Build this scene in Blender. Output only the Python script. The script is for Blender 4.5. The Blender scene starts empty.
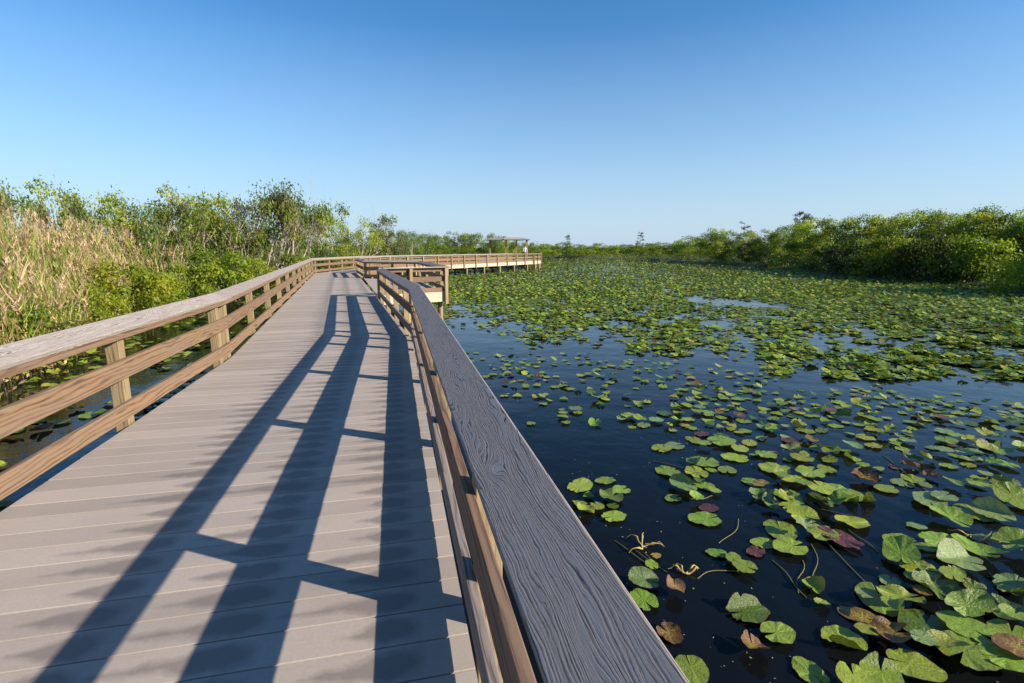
import bpy, math, random
import numpy as np
from mathutils import Vector, Matrix

random.seed(7)
rng = np.random.default_rng(11)
SC = bpy.context.scene
COL = SC.collection
PI = math.pi

# ---------------------------------------------------------------- camera
CAM_H = 1.45
PITCH = math.radians(10.35)
F_PX = 512.0
HOR_Z = 0.0
cam_d = bpy.data.cameras.new('camera')
cam_d.lens = 18.0
cam_d.sensor_width = 36.0
cam_d.clip_start = 0.05
cam_d.clip_end = 9000
cam = bpy.data.objects.new('camera', cam_d)
COL.objects.link(cam)
cam.location = (0, 0, CAM_H)
cam.rotation_euler = (PI / 2 - PITCH, 0, 0)
SC.camera = cam

def ground(px, py, z):
    """place seen at a pixel of the photograph, on the level z"""
    u = (px - 512) / F_PX
    v = (py - 341.5) / F_PX
    down = v * math.cos(PITCH) + math.sin(PITCH)
    fwd = math.cos(PITCH) - v * math.sin(PITCH)
    k = (CAM_H - z) / down
    return u * k, fwd * k

def project(x, y, z):
    dz = z - CAM_H
    depth = y * math.cos(PITCH) - dz * math.sin(PITCH)
    vert = -y * math.sin(PITCH) - dz * math.cos(PITCH)
    return 512 + F_PX * x / depth, 341.5 + F_PX * vert / depth, depth

WATER_Z = -0.90

# ---------------------------------------------------------------- helpers
def tag(o, label=None, cat=None, group=None, kind=None):
    if label: o['label'] = label
    if cat: o['category'] = cat
    if group: o['group'] = group
    if kind: o['kind'] = kind
    return o

def empty(name, loc=(0, 0, 0)):
    o = bpy.data.objects.new(name, None)
    o.empty_display_size = 0.2
    o.location = loc
    COL.objects.link(o)
    return o

def link_mesh(name, me, parent=None):
    o = bpy.data.objects.new(name, me)
    COL.objects.link(o)
    if parent is not None:
        o.parent = parent
    return o

def np_mesh(name, V, F, mats, loop_uv=None, vcol=None, smooth=False, mat_index=None):
    """V (n,3), F list of (m,k) index arrays"""
    me = bpy.data.meshes.new(name)
    V = np.asarray(V, dtype=np.float32)
    F = [np.asarray(f, dtype=np.int32) for f in F if len(f)]
    me.vertices.add(len(V))
    me.vertices.foreach_set('co', V.ravel())
    loops = np.concatenate([f.ravel() for f in F])
    counts = np.concatenate([np.full(len(f), f.shape[1], dtype=np.int32) for f in F])
    starts = np.concatenate([[0], np.cumsum(counts)[:-1]]).astype(np.int32)
    me.loops.add(len(loops))
    me.loops.foreach_set('vertex_index', loops)
    me.polygons.add(len(counts))
    me.polygons.foreach_set('loop_start', starts)
    me.polygons.foreach_set('loop_total', counts)
    if smooth:
        me.polygons.foreach_set('use_smooth', np.ones(len(counts), dtype=bool))
    for m in (mats if isinstance(mats, (list, tuple)) else [mats]):
        me.materials.append(m)
    if mat_index is not None:
        me.polygons.foreach_set('material_index', np.asarray(mat_index, dtype=np.int32))
    if loop_uv is not None:
        l = me.uv_layers.new(name='UVMap')
        l.data.foreach_set('uv', np.asarray(loop_uv, dtype=np.float32).ravel())
    if vcol is not None:
        a = me.color_attributes.new('tone', 'FLOAT_COLOR', 'POINT')
        c = np.asarray(vcol, dtype=np.float32)
        if c.shape[1] == 3:
            c = np.hstack([c, np.ones((len(c), 1), np.float32)])
        a.data.foreach_set('color', c.ravel())
    me.update(calc_edges=True)
    me.validate()
    return me

# ---------------------------------------------------------------- materials
def new_mat(name):
    m = bpy.data.materials.new(name)
    m.use_nodes = True
    nt = m.node_tree
    for n in list(nt.nodes):
        nt.nodes.remove(n)
    out = nt.nodes.new('ShaderNodeOutputMaterial')
    b = nt.nodes.new('ShaderNodeBsdfPrincipled')
    nt.links.new(b.outputs[0], out.inputs[0])
    return m, nt, b, out

def N(nt, kind, **kw):
    n = nt.nodes.new(kind)
    for k, v in kw.items():
        setattr(n, k, v)
    return n

def val(nt, sock, v):
    if hasattr(v, 'is_linked') or hasattr(v, 'links'):
        nt.links.new(v, sock)
    else:
        sock.default_value = v

def M(nt, op, a, b=0.0, c=None, clamp=False):
    n = N(nt, 'ShaderNodeMath', operation=op)
    n.use_clamp = clamp
    val(nt, n.inputs[0], a)
    val(nt, n.inputs[1], b)
    if c is not None:
        val(nt, n.inputs[2], c)
    return n.outputs[0]

def mix(nt, fac, a, b, mode='MIX'):
    n = N(nt, 'ShaderNodeMix', data_type='RGBA', blend_type=mode)
    val(nt, n.inputs[0], fac)
    for s, v in ((n.inputs[6], a), (n.inputs[7], b)):
        if isinstance(v, (tuple, list)):
            s.default_value = (v[0], v[1], v[2], 1)
        else:
            nt.links.new(v, s)
    return n.outputs[2]

def ramp(nt, fac, stops, interp='LINEAR'):
    n = N(nt, 'ShaderNodeValToRGB')
    n.color_ramp.interpolation = interp
    el = n.color_ramp.elements
    while len(el) < len(stops):
        el.new(0.5)
    for e, (p, c) in zip(el, stops):
        e.position = p
        e.color = (c[0], c[1], c[2], 1) if isinstance(c, (tuple, list)) else (c, c, c, 1)
    nt.links.new(fac, n.inputs[0])
    return n.outputs[0]

def noise(nt, vec, scale, detail=4, rough=0.55, dim='3D', dist=0.0):
    n = N(nt, 'ShaderNodeTexNoise', noise_dimensions=dim)
    if vec is not None:
        nt.links.new(vec, n.inputs['Vector'])
    n.inputs['Scale'].default_value = scale
    n.inputs['Detail'].default_value = detail
    n.inputs['Roughness'].default_value = rough
    n.inputs['Distortion'].default_value = dist
    return n.outputs[0]

def mapping(nt, vec, scale=(1, 1, 1), loc=(0, 0, 0)):
    n = N(nt, 'ShaderNodeMapping')
    nt.links.new(vec, n.inputs[0])
    n.inputs['Scale'].default_value = scale
    n.inputs['Location'].default_value = loc
    return n.outputs[0]

def bump(nt, b, height, strength, dist):
    n = N(nt, 'ShaderNodeBump')
    n.inputs['Strength'].default_value = strength
    n.inputs['Distance'].default_value = dist
    nt.links.new(height, n.inputs['Height'])
    nt.links.new(n.outputs[0], b.inputs['Normal'])
    return n

def wood_mat(name, light, dark, crack, rough=0.8, bstr=0.6, bdist=0.002, ring=55.0, grey=None, speck=0.0):
    """grain runs along UV.x (metres), UV.y is across"""
    m, nt, b, out = new_mat(name)
    uv = N(nt, 'ShaderNodeUVMap').outputs[0]
    warp = noise(nt, mapping(nt, uv, (0.9, 7, 1)), 1.0, 3, 0.5)
    knots = noise(nt, mapping(nt, uv, (2.2, 11, 1), (3.1, 1.7, 0)), 1.0, 2, 0.5)
    sep = N(nt, 'ShaderNodeSeparateXYZ')
    nt.links.new(uv, sep.inputs[0])
    y = M(nt, 'ADD', sep.outputs[1], M(nt, 'MULTIPLY', warp, 0.16))
    y = M(nt, 'ADD', y, M(nt, 'MULTIPLY', knots, 0.05))
    rings = M(nt, 'SINE', M(nt, 'MULTIPLY', y, ring * 2 * PI))
    rings = M(nt, 'MULTIPLY_ADD', rings, 0.5, 0.5)
    fib = noise(nt, mapping(nt, uv, (9, 420, 1)), 1.0, 5, 0.65)
    fib2 = noise(nt, mapping(nt, uv, (2.5, 90, 1), (5, 2, 0)), 1.0, 4, 0.6)
    broad = noise(nt, mapping(nt, uv, (1.3, 9, 1), (9, 4, 0)), 1.0, 3, 0.5)
    f = M(nt, 'ADD', M(nt, 'MULTIPLY', rings, 0.38), M(nt, 'MULTIPLY', fib, 0.42))
    f = M(nt, 'ADD', f, M(nt, 'MULTIPLY', fib2, 0.35))
    col = ramp(nt, f, [(0.28, dark), (0.78, light)])
    cr = ramp(nt, M(nt, 'ADD', M(nt, 'MULTIPLY', fib2, 0.6), M(nt, 'MULTIPLY', rings, 0.25)), [(0.27, 1.0), (0.36, 0.0)])
    col = mix(nt, M(nt, 'MULTIPLY', cr, 0.75), col, crack)
    col = mix(nt, ramp(nt, broad, [(0.35, 0.0), (0.7, 0.55)]), col, grey if grey else light)
    if speck:
        sp = noise(nt, mapping(nt, uv, (60, 60, 1)), 1.0, 3, 0.7)
        col = mix(nt, M(nt, 'MULTIPLY', ramp(nt, sp, [(0.62, 0.0), (0.7, 1.0)]), speck), col, (0.6, 0.58, 0.5))
    info = N(nt, 'ShaderNodeObjectInfo').outputs['Random']
    hs = N(nt, 'ShaderNodeHueSaturation')
    nt.links.new(M(nt, 'MULTIPLY_ADD', info, 0.3, 0.85), hs.inputs['Value'])
    nt.links.new(col, hs.inputs['Color'])
    nt.links.new(hs.outputs[0], b.inputs['Base Color'])
    b.inputs['Roughness'].default_value = rough
    b.inputs['Specular IOR Level'].default_value = 0.2
    h = M(nt, 'ADD', M(nt, 'MULTIPLY', rings, 0.5), M(nt, 'MULTIPLY', fib, 0.5))
    h = M(nt, 'SUBTRACT', h, M(nt, 'MULTIPLY', cr, 0.9))
    bump(nt, b, h, bstr, bdist)
    return m

RAIL = wood_mat('brown_rail_wood', (0.25, 0.158, 0.09), (0.145, 0.085, 0.048), (0.06, 0.035, 0.025), 0.75, 0.5, 0.0015, 30, grey=(0.20, 0.145, 0.105))
POST = wood_mat('pale_post_wood', (0.32, 0.24, 0.13), (0.21, 0.145, 0.07), (0.12, 0.08, 0.04), 0.8, 0.4, 0.0015, 34, grey=(0.34, 0.275, 0.17))
DARKWOOD = wood_mat('piling_wood', (0.20, 0.17, 0.13), (0.12, 0.10, 0.08), (0.04, 0.03, 0.03), 0.85, 0.5, 0.002, 24)

def cap_mat():
    m, nt, b, out = new_mat('weathered_cap')
    uv = N(nt, 'ShaderNodeUVMap').outputs[0]
    sep = N(nt, 'ShaderNodeSeparateXYZ'); nt.links.new(uv, sep.inputs[0])
    w1 = noise(nt, mapping(nt, uv, (1.1, 9, 1)), 1.0, 2, 0.5)
    w2 = noise(nt, mapping(nt, uv, (5.5, 22, 1), (3, 1, 0)), 1.0, 3, 0.55)
    y = M(nt, 'ADD', sep.outputs[1], M(nt, 'MULTIPLY', w1, 0.13))
    y = M(nt, 'ADD', y, M(nt, 'MULTIPLY', w2, 0.022))
    kn = None
    for u0, v0, a, su, sv in ((20.445, 2.366, 0.030, 0.05, 0.02), (19.35, 2.43, 0.02, 0.05, 0.016), (21.9, 2.40, 0.02, 0.06, 0.02), (44.4, 5.2, 0.02, 0.06, 0.02)):
        du = M(nt, 'DIVIDE', M(nt, 'SUBTRACT', sep.outputs[0], u0), su)
        dv = M(nt, 'DIVIDE', M(nt, 'SUBTRACT', sep.outputs[1], v0), sv)
        ex = M(nt, 'EXPONENT', M(nt, 'MULTIPLY', M(nt, 'ADD', M(nt, 'MULTIPLY', du, du), M(nt, 'MULTIPLY', dv, dv)), -1.0))
        y = M(nt, 'ADD', y, M(nt, 'MULTIPLY', ex, a))
        kn = ex if kn is None else M(nt, 'ADD', kn, ex)
    cb = N(nt, 'ShaderNodeCombineXYZ')
    nt.links.new(sep.outputs[0], cb.inputs[0]); nt.links.new(y, cb.inputs[1])
    g1 = noise(nt, mapping(nt, cb.outputs[0], (3.4, 270, 1)), 1.0, 4, 0.65)
    g2 = noise(nt, mapping(nt, cb.outputs[0], (14, 700, 1), (4, 2, 0)), 1.0, 4, 0.7)
    rg = M(nt, 'MULTIPLY_ADD', M(nt, 'SINE', M(nt, 'MULTIPLY', y, 165 * 2 * PI)), 0.5, 0.5)
    f = M(nt, 'ADD', M(nt, 'MULTIPLY', g1, 0.62), M(nt, 'MULTIPLY', rg, 0.16))
    f = M(nt, 'ADD', f, M(nt, 'MULTIPLY', g2, 0.34))
    groove = ramp(nt, f, [(0.42, 1.0), (0.52, 0.0)])
    broad = noise(nt, mapping(nt, uv, (1.7, 8, 1), (9, 4, 0)), 1.0, 4, 0.6)
    col = ramp(nt, f, [(0.40, (0.235, 0.20, 0.18)), (0.70, (0.41, 0.355, 0.315))])
    col = mix(nt, ramp(nt, broad, [(0.35, 0.0), (0.7, 0.45)]), col, (0.29, 0.255, 0.235))
    col = mix(nt, ramp(nt, kn, [(0.45, 0.0), (0.9, 0.5)]), col, (0.42, 0.385, 0.36))
    col = mix(nt, M(nt, 'MULTIPLY', groove, 0.8), col, (0.06, 0.05, 0.05))
    hs = N(nt, 'ShaderNodeHueSaturation')
    info = N(nt, 'ShaderNodeObjectInfo').outputs['Random']
    nt.links.new(M(nt, 'MULTIPLY_ADD', info, 0.15, 0.92), hs.inputs['Value'])
    nt.links.new(col, hs.inputs['Color']); nt.links.new(hs.outputs[0], b.inputs['Base Color'])
    b.inputs['Roughness'].default_value = 0.9
    b.inputs['Specular IOR Level'].default_value = 0.15
    h = M(nt, 'SUBTRACT', M(nt, 'MULTIPLY', f, 0.8), M(nt, 'MULTIPLY', groove, 0.7))
    bump(nt, b, h, 0.75, 0.0022)
    return m
CAP = cap_mat()
RAIL_DARK = wood_mat('dark_rail_wood', (0.20, 0.125, 0.08), (0.10, 0.055, 0.035), (0.05, 0.03, 0.02), 0.8, 0.5, 0.0015, 30, grey=(0.17, 0.12, 0.09))  # darker brown, for the middle rail beside the camera
RAIL_GREY = wood_mat('greyed_rail_wood', (0.27, 0.22, 0.19), (0.16, 0.13, 0.11), (0.06, 0.05, 0.04), 0.85, 0.5, 0.0015, 36)

def deck_mat():
    m, nt, b, out = new_mat('composite_deck')
    uv = N(nt, 'ShaderNodeUVMap').outputs[0]           # x = across the walk, y = board index + fraction
    sep = N(nt, 'ShaderNodeSeparateXYZ')
    nt.links.new(uv, sep.inputs[0])
    t, bi = sep.outputs[0], sep.outputs[1]
    frac = M(nt, 'FRACT', bi)
    idx = M(nt, 'FLOOR', bi)
    wn = N(nt, 'ShaderNodeTexWhiteNoise', noise_dimensions='1D')
    nt.links.new(idx, wn.inputs['W'])
    fine = noise(nt, mapping(nt, uv, (6, 90, 1)), 1.0, 4, 0.65)
    speck = noise(nt, mapping(nt, uv, (70, 12, 1)), 1.0, 3, 0.6)
    blot = noise(nt, mapping(nt, uv, (1.4, 0.45, 1), (2, 3, 0)), 1.0, 4, 0.6)
    col = ramp(nt, M(nt, 'ADD', M(nt, 'MULTIPLY', fine, 0.5), M(nt, 'MULTIPLY', speck, 0.5)),
               [(0.3, (0.31, 0.262, 0.226)), (0.7, (0.39, 0.335, 0.292))])
    col = mix(nt, ramp(nt, blot, [(0.4, 0.0), (0.75, 0.5)]), col, (0.285, 0.245, 0.21))
    hs = N(nt, 'ShaderNodeHueSaturation')
    nt.links.new(M(nt, 'MULTIPLY_ADD', wn.outputs[0], 0.24, 0.88), hs.inputs['Value'])
    nt.links.new(col, hs.inputs['Color'])
    col = hs.outputs[0]
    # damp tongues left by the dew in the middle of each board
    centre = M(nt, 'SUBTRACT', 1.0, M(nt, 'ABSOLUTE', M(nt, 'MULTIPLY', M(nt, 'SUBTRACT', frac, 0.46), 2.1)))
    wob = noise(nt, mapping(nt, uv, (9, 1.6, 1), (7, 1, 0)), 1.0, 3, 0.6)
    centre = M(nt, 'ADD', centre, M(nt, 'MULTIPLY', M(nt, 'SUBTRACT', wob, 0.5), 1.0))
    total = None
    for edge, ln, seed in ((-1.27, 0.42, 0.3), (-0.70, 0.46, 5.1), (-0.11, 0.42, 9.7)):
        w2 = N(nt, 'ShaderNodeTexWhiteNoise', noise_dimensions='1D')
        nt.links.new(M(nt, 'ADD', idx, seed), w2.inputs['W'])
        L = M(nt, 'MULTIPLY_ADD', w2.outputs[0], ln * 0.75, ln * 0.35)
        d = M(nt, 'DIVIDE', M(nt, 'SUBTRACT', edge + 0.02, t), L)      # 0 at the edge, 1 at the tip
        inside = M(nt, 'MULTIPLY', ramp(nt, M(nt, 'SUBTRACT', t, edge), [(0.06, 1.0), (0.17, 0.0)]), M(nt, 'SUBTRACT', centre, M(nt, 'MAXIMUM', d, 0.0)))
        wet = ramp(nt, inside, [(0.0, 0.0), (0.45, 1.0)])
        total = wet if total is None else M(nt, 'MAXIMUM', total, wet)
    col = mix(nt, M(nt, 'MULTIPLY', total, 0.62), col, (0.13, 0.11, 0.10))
    nt.links.new(col, b.inputs['Base Color'])
    nt.links.new(M(nt, 'MULTIPLY_ADD', total, -0.1, 0.75), b.inputs['Roughness'])
    b.inputs['Specular IOR Level'].default_value = 0.2
    bump(nt, b, M(nt, 'ADD', fine, M(nt, 'MULTIPLY', speck, 0.4)), 0.25, 0.001)
    return m
DECK = deck_mat()

def water_mat():
    m, nt, b, out = new_mat('pond_water')
    tc = N(nt, 'ShaderNodeTexCoord').outputs['Object']
    b.inputs['Base Color'].default_value = (0.004, 0.005, 0.006, 1)
    b.inputs['Roughness'].default_value = 0.04
    b.inputs['IOR'].default_value = 1.33
    b.inputs['Specular IOR Level'].default_value = 0.29
    a = noise(nt, tc, 1.3, 3, 0.5)
    c = noise(nt, tc, 6.0, 3, 0.5)
    e = noise(nt, tc, 22.0, 2, 0.5)
    bump(nt, b, M(nt, 'ADD', M(nt, 'ADD', M(nt, 'MULTIPLY', a, 1.0), M(nt, 'MULTIPLY', c, 0.2)), M(nt, 'MULTIPLY', e, 0.05)), 0.5, 0.03)
    return m
WATER = water_mat()

def mud_mat():
    m, nt, b, out = new_mat('marsh_ground')
    tc = N(nt, 'ShaderNodeTexCoord').outputs['Object']
    a = noise(nt, tc, 0.6, 6, 0.65)
    c = noise(nt, tc, 9, 5, 0.7)
    col = ramp(nt, M(nt, 'ADD', M(nt, 'MULTIPLY', a, 0.5), M(nt, 'MULTIPLY', c, 0.5)),
               [(0.35, (0.03, 0.04, 0.015)), (0.55, (0.07, 0.08, 0.025)), (0.7, (0.13, 0.10, 0.05))])
    nt.links.new(col, b.inputs['Base Color'])
    b.inputs['Roughness'].default_value = 0.95
    bump(nt, b, c, 0.8, 0.05)
    return m
MUD = mud_mat()

def leaf_mat(name, trans=0.5, hue=0.03, val_var=0.35, rough=0.5):
    """leaf colour comes with the 'tone' attribute of the mesh; each plant varies a little"""
    m, nt, b, out = new_mat(name)
    at = N(nt, 'ShaderNodeAttribute', attribute_name='tone')
    info = N(nt, 'ShaderNodeObjectInfo').outputs['Random']
    hs = N(nt, 'ShaderNodeHueSaturation')
    nt.links.new(at.outputs['Color'], hs.inputs['Color'])
    nt.links.new(M(nt, 'MULTIPLY_ADD', info, val_var, 1 - val_var / 2), hs.inputs['Value'])
    wn = N(nt, 'ShaderNodeTexWhiteNoise', noise_dimensions='1D')
    nt.links.new(info, wn.inputs['W'])
    nt.links.new(M(nt, 'MULTIPLY_ADD', wn.outputs[0], hue, 0.5 - hue / 2), hs.inputs['Hue'])
    nt.links.new(hs.outputs[0], b.inputs['Base Color'])
    b.inputs['Roughness'].default_value = rough
    b.inputs['Specular IOR Level'].default_value = 0.3
    tr = N(nt, 'ShaderNodeBsdfTranslucent')
    gm = N(nt, 'ShaderNodeMix', data_type='RGBA', blend_type='MULTIPLY')
    gm.inputs[0].default_value = 1.0
    nt.links.new(hs.outputs[0], gm.inputs[6])
    gm.inputs[7].default_value = (1.25, 1.3, 0.5, 1)
    nt.links.new(gm.outputs[2], tr.inputs[0])
    ms = N(nt, 'ShaderNodeMixShader')
    ms.inputs[0].default_value = trans
    nt.links.new(b.outputs[0], ms.inputs[1])
    nt.links.new(tr.outputs[0], ms.inputs[2])
    nt.links.new(ms.outputs[0], out.inputs[0])
    return m
LEAF = leaf_mat('tree_leaves')
REED = leaf_mat('reed_blades', 0.25, 0.0, 0.0, 0.7)

def bark_mat():
    m, nt, b, out = new_mat('pale_bark')
    tc = N(nt, 'ShaderNodeTexCoord').outputs['Object']
    a = noise(nt, mapping(nt, tc, (8, 8, 2)), 1.0, 4, 0.6)
    nt.links.new(ramp(nt, a, [(0.3, (0.22, 0.18, 0.14)), (0.7, (0.52, 0.46, 0.39))]), b.inputs['Base Color'])
    b.inputs['Roughness'].default_value = 0.9
    return m
BARK = bark_mat()

def pad_mat(name, base, vein, blotch=None, amount=0.0, rough=0.30, attr=False):
    """UV: x = angle around the leaf stalk, y = radius 0..1"""
    m, nt, b, out = new_mat(name)
    tc = N(nt, 'ShaderNodeTexCoord').outputs['Object']
    info = N(nt, 'ShaderNodeObjectInfo')
    vadd = N(nt, 'ShaderNodeVectorMath', operation='ADD')
    nt.links.new(tc, vadd.inputs[0])
    nt.links.new(info.outputs['Location'], vadd.inputs[1])
    n1 = noise(nt, vadd.outputs[0], 9, 4, 0.6)
    n2 = noise(nt, vadd.outputs[0], 45, 3, 0.6)
    if attr:
        col = N(nt, 'ShaderNodeAttribute', attribute_name='tone').outputs['Color']
    else:
        dk = tuple(c * 0.72 for c in base)
        col = mix(nt, ramp(nt, n1, [(0.35, 0.0), (0.65, 1.0)]), dk, base)
        uv = N(nt, 'ShaderNodeUVMap').outputs[0]
        sep = N(nt, 'ShaderNodeSeparateXYZ')
        nt.links.new(uv, sep.inputs[0])
        w = M(nt, 'ABSOLUTE', M(nt, 'SINE', M(nt, 'MULTIPLY', sep.outputs[0], PI * 22)))
        v = ramp(nt, w, [(0.03, 0.55), (0.22, 0.0)])
        mid = ramp(nt, M(nt, 'ABSOLUTE', M(nt, 'SUBTRACT', sep.outputs[0], 0.5)), [(0.006, 0.9), (0.016, 0.0)])
        col = mix(nt, M(nt, 'MAXIMUM', v, mid), col, vein)
        spots = ramp(nt, n2, [(0.66, 0.0), (0.72, 0.7)])
        col = mix(nt, spots, col, (0.09, 0.07, 0.02))
        rimf = M(nt, 'MULTIPLY', ramp(nt, sep.outputs[1], [(0.90, 0.0), (1.0, 1.0)]), ramp(nt, n1, [(0.45, 0.0), (0.6, 0.9)]))
        col = mix(nt, rimf, col, (0.22, 0.13, 0.03))
        if blotch:
            col = mix(nt, ramp(nt, M(nt, 'ADD', n1, M(nt, 'MULTIPLY', sep.outputs[1], 0.25)), [(0.62 - amount, 0.0), (0.68 - amount, 1.0)]), col, blotch)
    hs = N(nt, 'ShaderNodeHueSaturation')
    nt.links.new(M(nt, 'MULTIPLY_ADD', info.outputs['Random'], 0.5, 0.75), hs.inputs['Value'])
    wn = N(nt, 'ShaderNodeTexWhiteNoise', noise_dimensions='1D')
    nt.links.new(info.outputs['Random'], wn.inputs['W'])
    nt.links.new(M(nt, 'MULTIPLY_ADD', wn.outputs[0], 0.04, 0.48), hs.inputs['Hue'])
    nt.links.new(col, hs.inputs['Color'])
    nt.links.new(hs.outputs[0], b.inputs['Base Color'])
    nt.links.new(M(nt, 'MULTIPLY_ADD', n1, 0.3, rough - 0.12), b.inputs['Roughness'])
    b.inputs['Specular IOR Level'].default_value = 0.25 if attr else 0.45
    tr = N(nt, 'ShaderNodeBsdfTranslucent')
    nt.links.new(hs.outputs[0], tr.inputs[0])
    ms = N(nt, 'ShaderNodeMixShader')
    ms.inputs[0].default_value = 0.15
    nt.links.new(b.outputs[0], ms.inputs[1])
    nt.links.new(tr.outputs[0], ms.inputs[2])
    nt.links.new(ms.outputs[0], out.inputs[0])
    bump(nt, b, M(nt, 'ADD', n1, M(nt, 'MULTIPLY', n2, 0.3)), 0.5, 0.02)
    return m

PAD = {
    'green': pad_mat('green_pad', (0.23, 0.33, 0.03), (0.30, 0.39, 0.06)),
    'dark green': pad_mat('dark_green_pad', (0.09, 0.15, 0.018), (0.13, 0.19, 0.03)),
    'pale green': pad_mat('pale_green_pad', (0.19, 0.27, 0.085), (0.26, 0.34, 0.13), rough=0.3),
    'yellow-green': pad_mat('yellow_green_pad', (0.30, 0.35, 0.03), (0.38, 0.41, 0.07)),
    'yellow and brown blotched': pad_mat('blotched_pad', (0.36, 0.27, 0.035), (0.30, 0.25, 0.05), (0.16, 0.075, 0.02), 0.07),
    'maroon': pad_mat('maroon_pad', (0.10, 0.032, 0.035), (0.16, 0.06, 0.06), rough=0.4),
    'withered brown': pad_mat('brown_pad', (0.26, 0.135, 0.05), (0.33, 0.2, 0.09), (0.12, 0.06, 0.03), 0.05, rough=0.6),
}
PAD_FAR = pad_mat('pad_field', (0, 0, 0), (0, 0, 0), attr=True, rough=0.4)

def plain(name, c, rough=0.7, spec=0.3):
    m, nt, b, out = new_mat(name)
    tc = N(nt, 'ShaderNodeTexCoord').outputs['Object']
    a = noise(nt, tc, 14, 3, 0.6)
    nt.links.new(ramp(nt, a, [(0.3, tuple(x * 0.85 for x in c)), (0.7, c)]), b.inputs['Base Color'])
    b.inputs['Roughness'].default_value = rough
    b.inputs['Specular IOR Level'].default_value = spec
    return m
SHADE_BARK = plain('shade_dark_bark', (0.06, 0.05, 0.04))  # bark darkened to carry the shade at the foot of the bank growth
STEM = plain('pad_stem', (0.16, 0.15, 0.05))
ROOF = plain('roof_sheet', (0.30, 0.26, 0.24))
FASCIA = plain('pale_fascia', (0.55, 0.45, 0.40))
SHIRT = plain('white_shirt', (0.5, 0.5, 0.55))
TROUSERS = plain('dark_trousers', (0.03, 0.035, 0.06))
SKIN = plain('skin', (0.45, 0.28, 0.2))
HAIR = plain('dark_hair', (0.025, 0.02, 0.02))

# ---------------------------------------------------------------- boardwalk plan
TH = math.radians(12.77)
D1 = Vector((-math.sin(TH), math.cos(TH)))        # along the first stretch
N1 = Vector((math.cos(TH), math.sin(TH)))         # to its right
TR, TL = 0.22, -2.20
def st(s, t): 
    p = D1 * s + N1 * t
    return Vector((p.x, p.y))
def on_first(z, t):                               # point of the first stretch at depth z
    s = (z - N1.y * t) / D1.y
    return st(s, t)
TH2 = math.radians(18.3)
D2 = Vector((-math.sin(TH2), math.cos(TH2)))
R0 = on_first(-2.2, TR)
R1 = on_first(8.2, TR)
L0 = on_first(-2.2, TL)
L1 = on_first(6.75, TL)
RA = R1 + D2 * ((15.5 - R1.y) / D2.y)
RE = R1 + D2 * ((25.0 - R1.y) / D2.y)
RF = Vector((-9.1, 30.2))
RG = Vector((-8.9, 37.2))
RB = Vector((-2.15, 16.7))
RC = Vector((-4.4, 24.0))
LL2 = L1 + D2 * ((30.0 - L1.y) / D2.y)
LL3 = Vector((-11.15, 38.3))
FH = Vector((2.3, 56.0)); FI = Vector((3.25, 58.6)); FJ = Vector((3.15, 62.0))
FH2 = Vector((0.3, 57.6)); FI2 = Vector((0.75, 59.2)); FJ2 = Vector((0.7, 62.0))

def clip(poly, nx, ny, c):
    """keep nx*x+ny*y<=c"""
    out = []
    for i in range(len(poly)):
        a, b = poly[i], poly[(i + 1) % len(poly)]
        da, db = nx * a[0] + ny * a[1] - c, nx * b[0] + ny * b[1] - c
        if da <= 0: out.append(a)
        if (da < 0 < db) or (db < 0 < da):
            k = da / (da - db)
            out.append((a[0] + (b[0] - a[0]) * k, a[1] + (b[1] - a[1]) * k))
    return out

def boards(poly, d, pitch, gap, off, origin, seed, thick=0.035, cham=0.0025, lift=0.0):
    """boards lying across direction d, cut to a convex outline"""
    d = Vector(d).normalized(); n = Vector((d.y, -d.x))
    V, F, UV = [], {}, []
    ss = [(Vector(p) - origin).dot(d) for p in poly]
    k0, k1 = int(math.floor(min(ss) / pitch)) - 1, int(math.ceil(max(ss) / pitch)) + 1
    uvs = []
    faces = []
    r = random.Random(seed)
    for k in range(k0, k1 + 1):
        a, b = k * pitch + gap / 2 , (k + 1) * pitch - gap / 2
        dz = lift + r.uniform(-0.0012, 0.0012)
        co = origin.dot(d)
        outer = clip(clip(list(map(tuple, poly)), -d.x, -d.y, -(a + co)), d.x, d.y, b + co)
        inner = clip(clip(list(map(tuple, poly)), -d.x, -d.y, -(a + cham + co)), d.x, d.y, b - cham + co)
        if len(outer) < 3 or len(outer) != len(inner): continue
        m = len(outer); base = len(V)
        for ring, z in ((inner, dz), (outer, dz - cham * 0.8), (outer, dz - thick)):
            for (x, y) in ring:
                p = Vector((x, y)) - origin
                V.append((x, y, z))
                uvs.append((p.dot(n), k + seed * 100 + min(max((p.dot(d) - k * pitch) / pitch, 0.01), 0.99)))
        faces.append([base + i for i in range(m)])
        for lv in (0, 1):
            for i in range(m):
                j = (i + 1) % m
                faces.append([base + lv * m + i, base + (lv + 1) * m + i, base + (lv + 1) * m + j, base + lv * m + j])
    return V, faces, uvs

def boards_mesh(name, parts, parent):
    V, F, U = [], [], []
    for v, f, u in parts:
        o = len(V); V += v; U += u
        F += [[i + o for i in q] for q in f]
    me = bpy.data.meshes.new(name)
    me.from_pydata(V, [], F)
    l = me.uv_layers.new(name='UVMap')
    for p in me.polygons:
        for li in p.loop_indices:
            l.data[li].uv = U[me.loops[li].vertex_index]
    me.materials.append(DECK)
    # make all faces point outward
    import bmesh
    bm = bmesh.new(); bm.from_mesh(me)
    bmesh.ops.recalc_face_normals(bm, faces=bm.faces)
    bm.to_mesh(me); bm.free()
    return link_mesh(name, me, parent)

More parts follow.
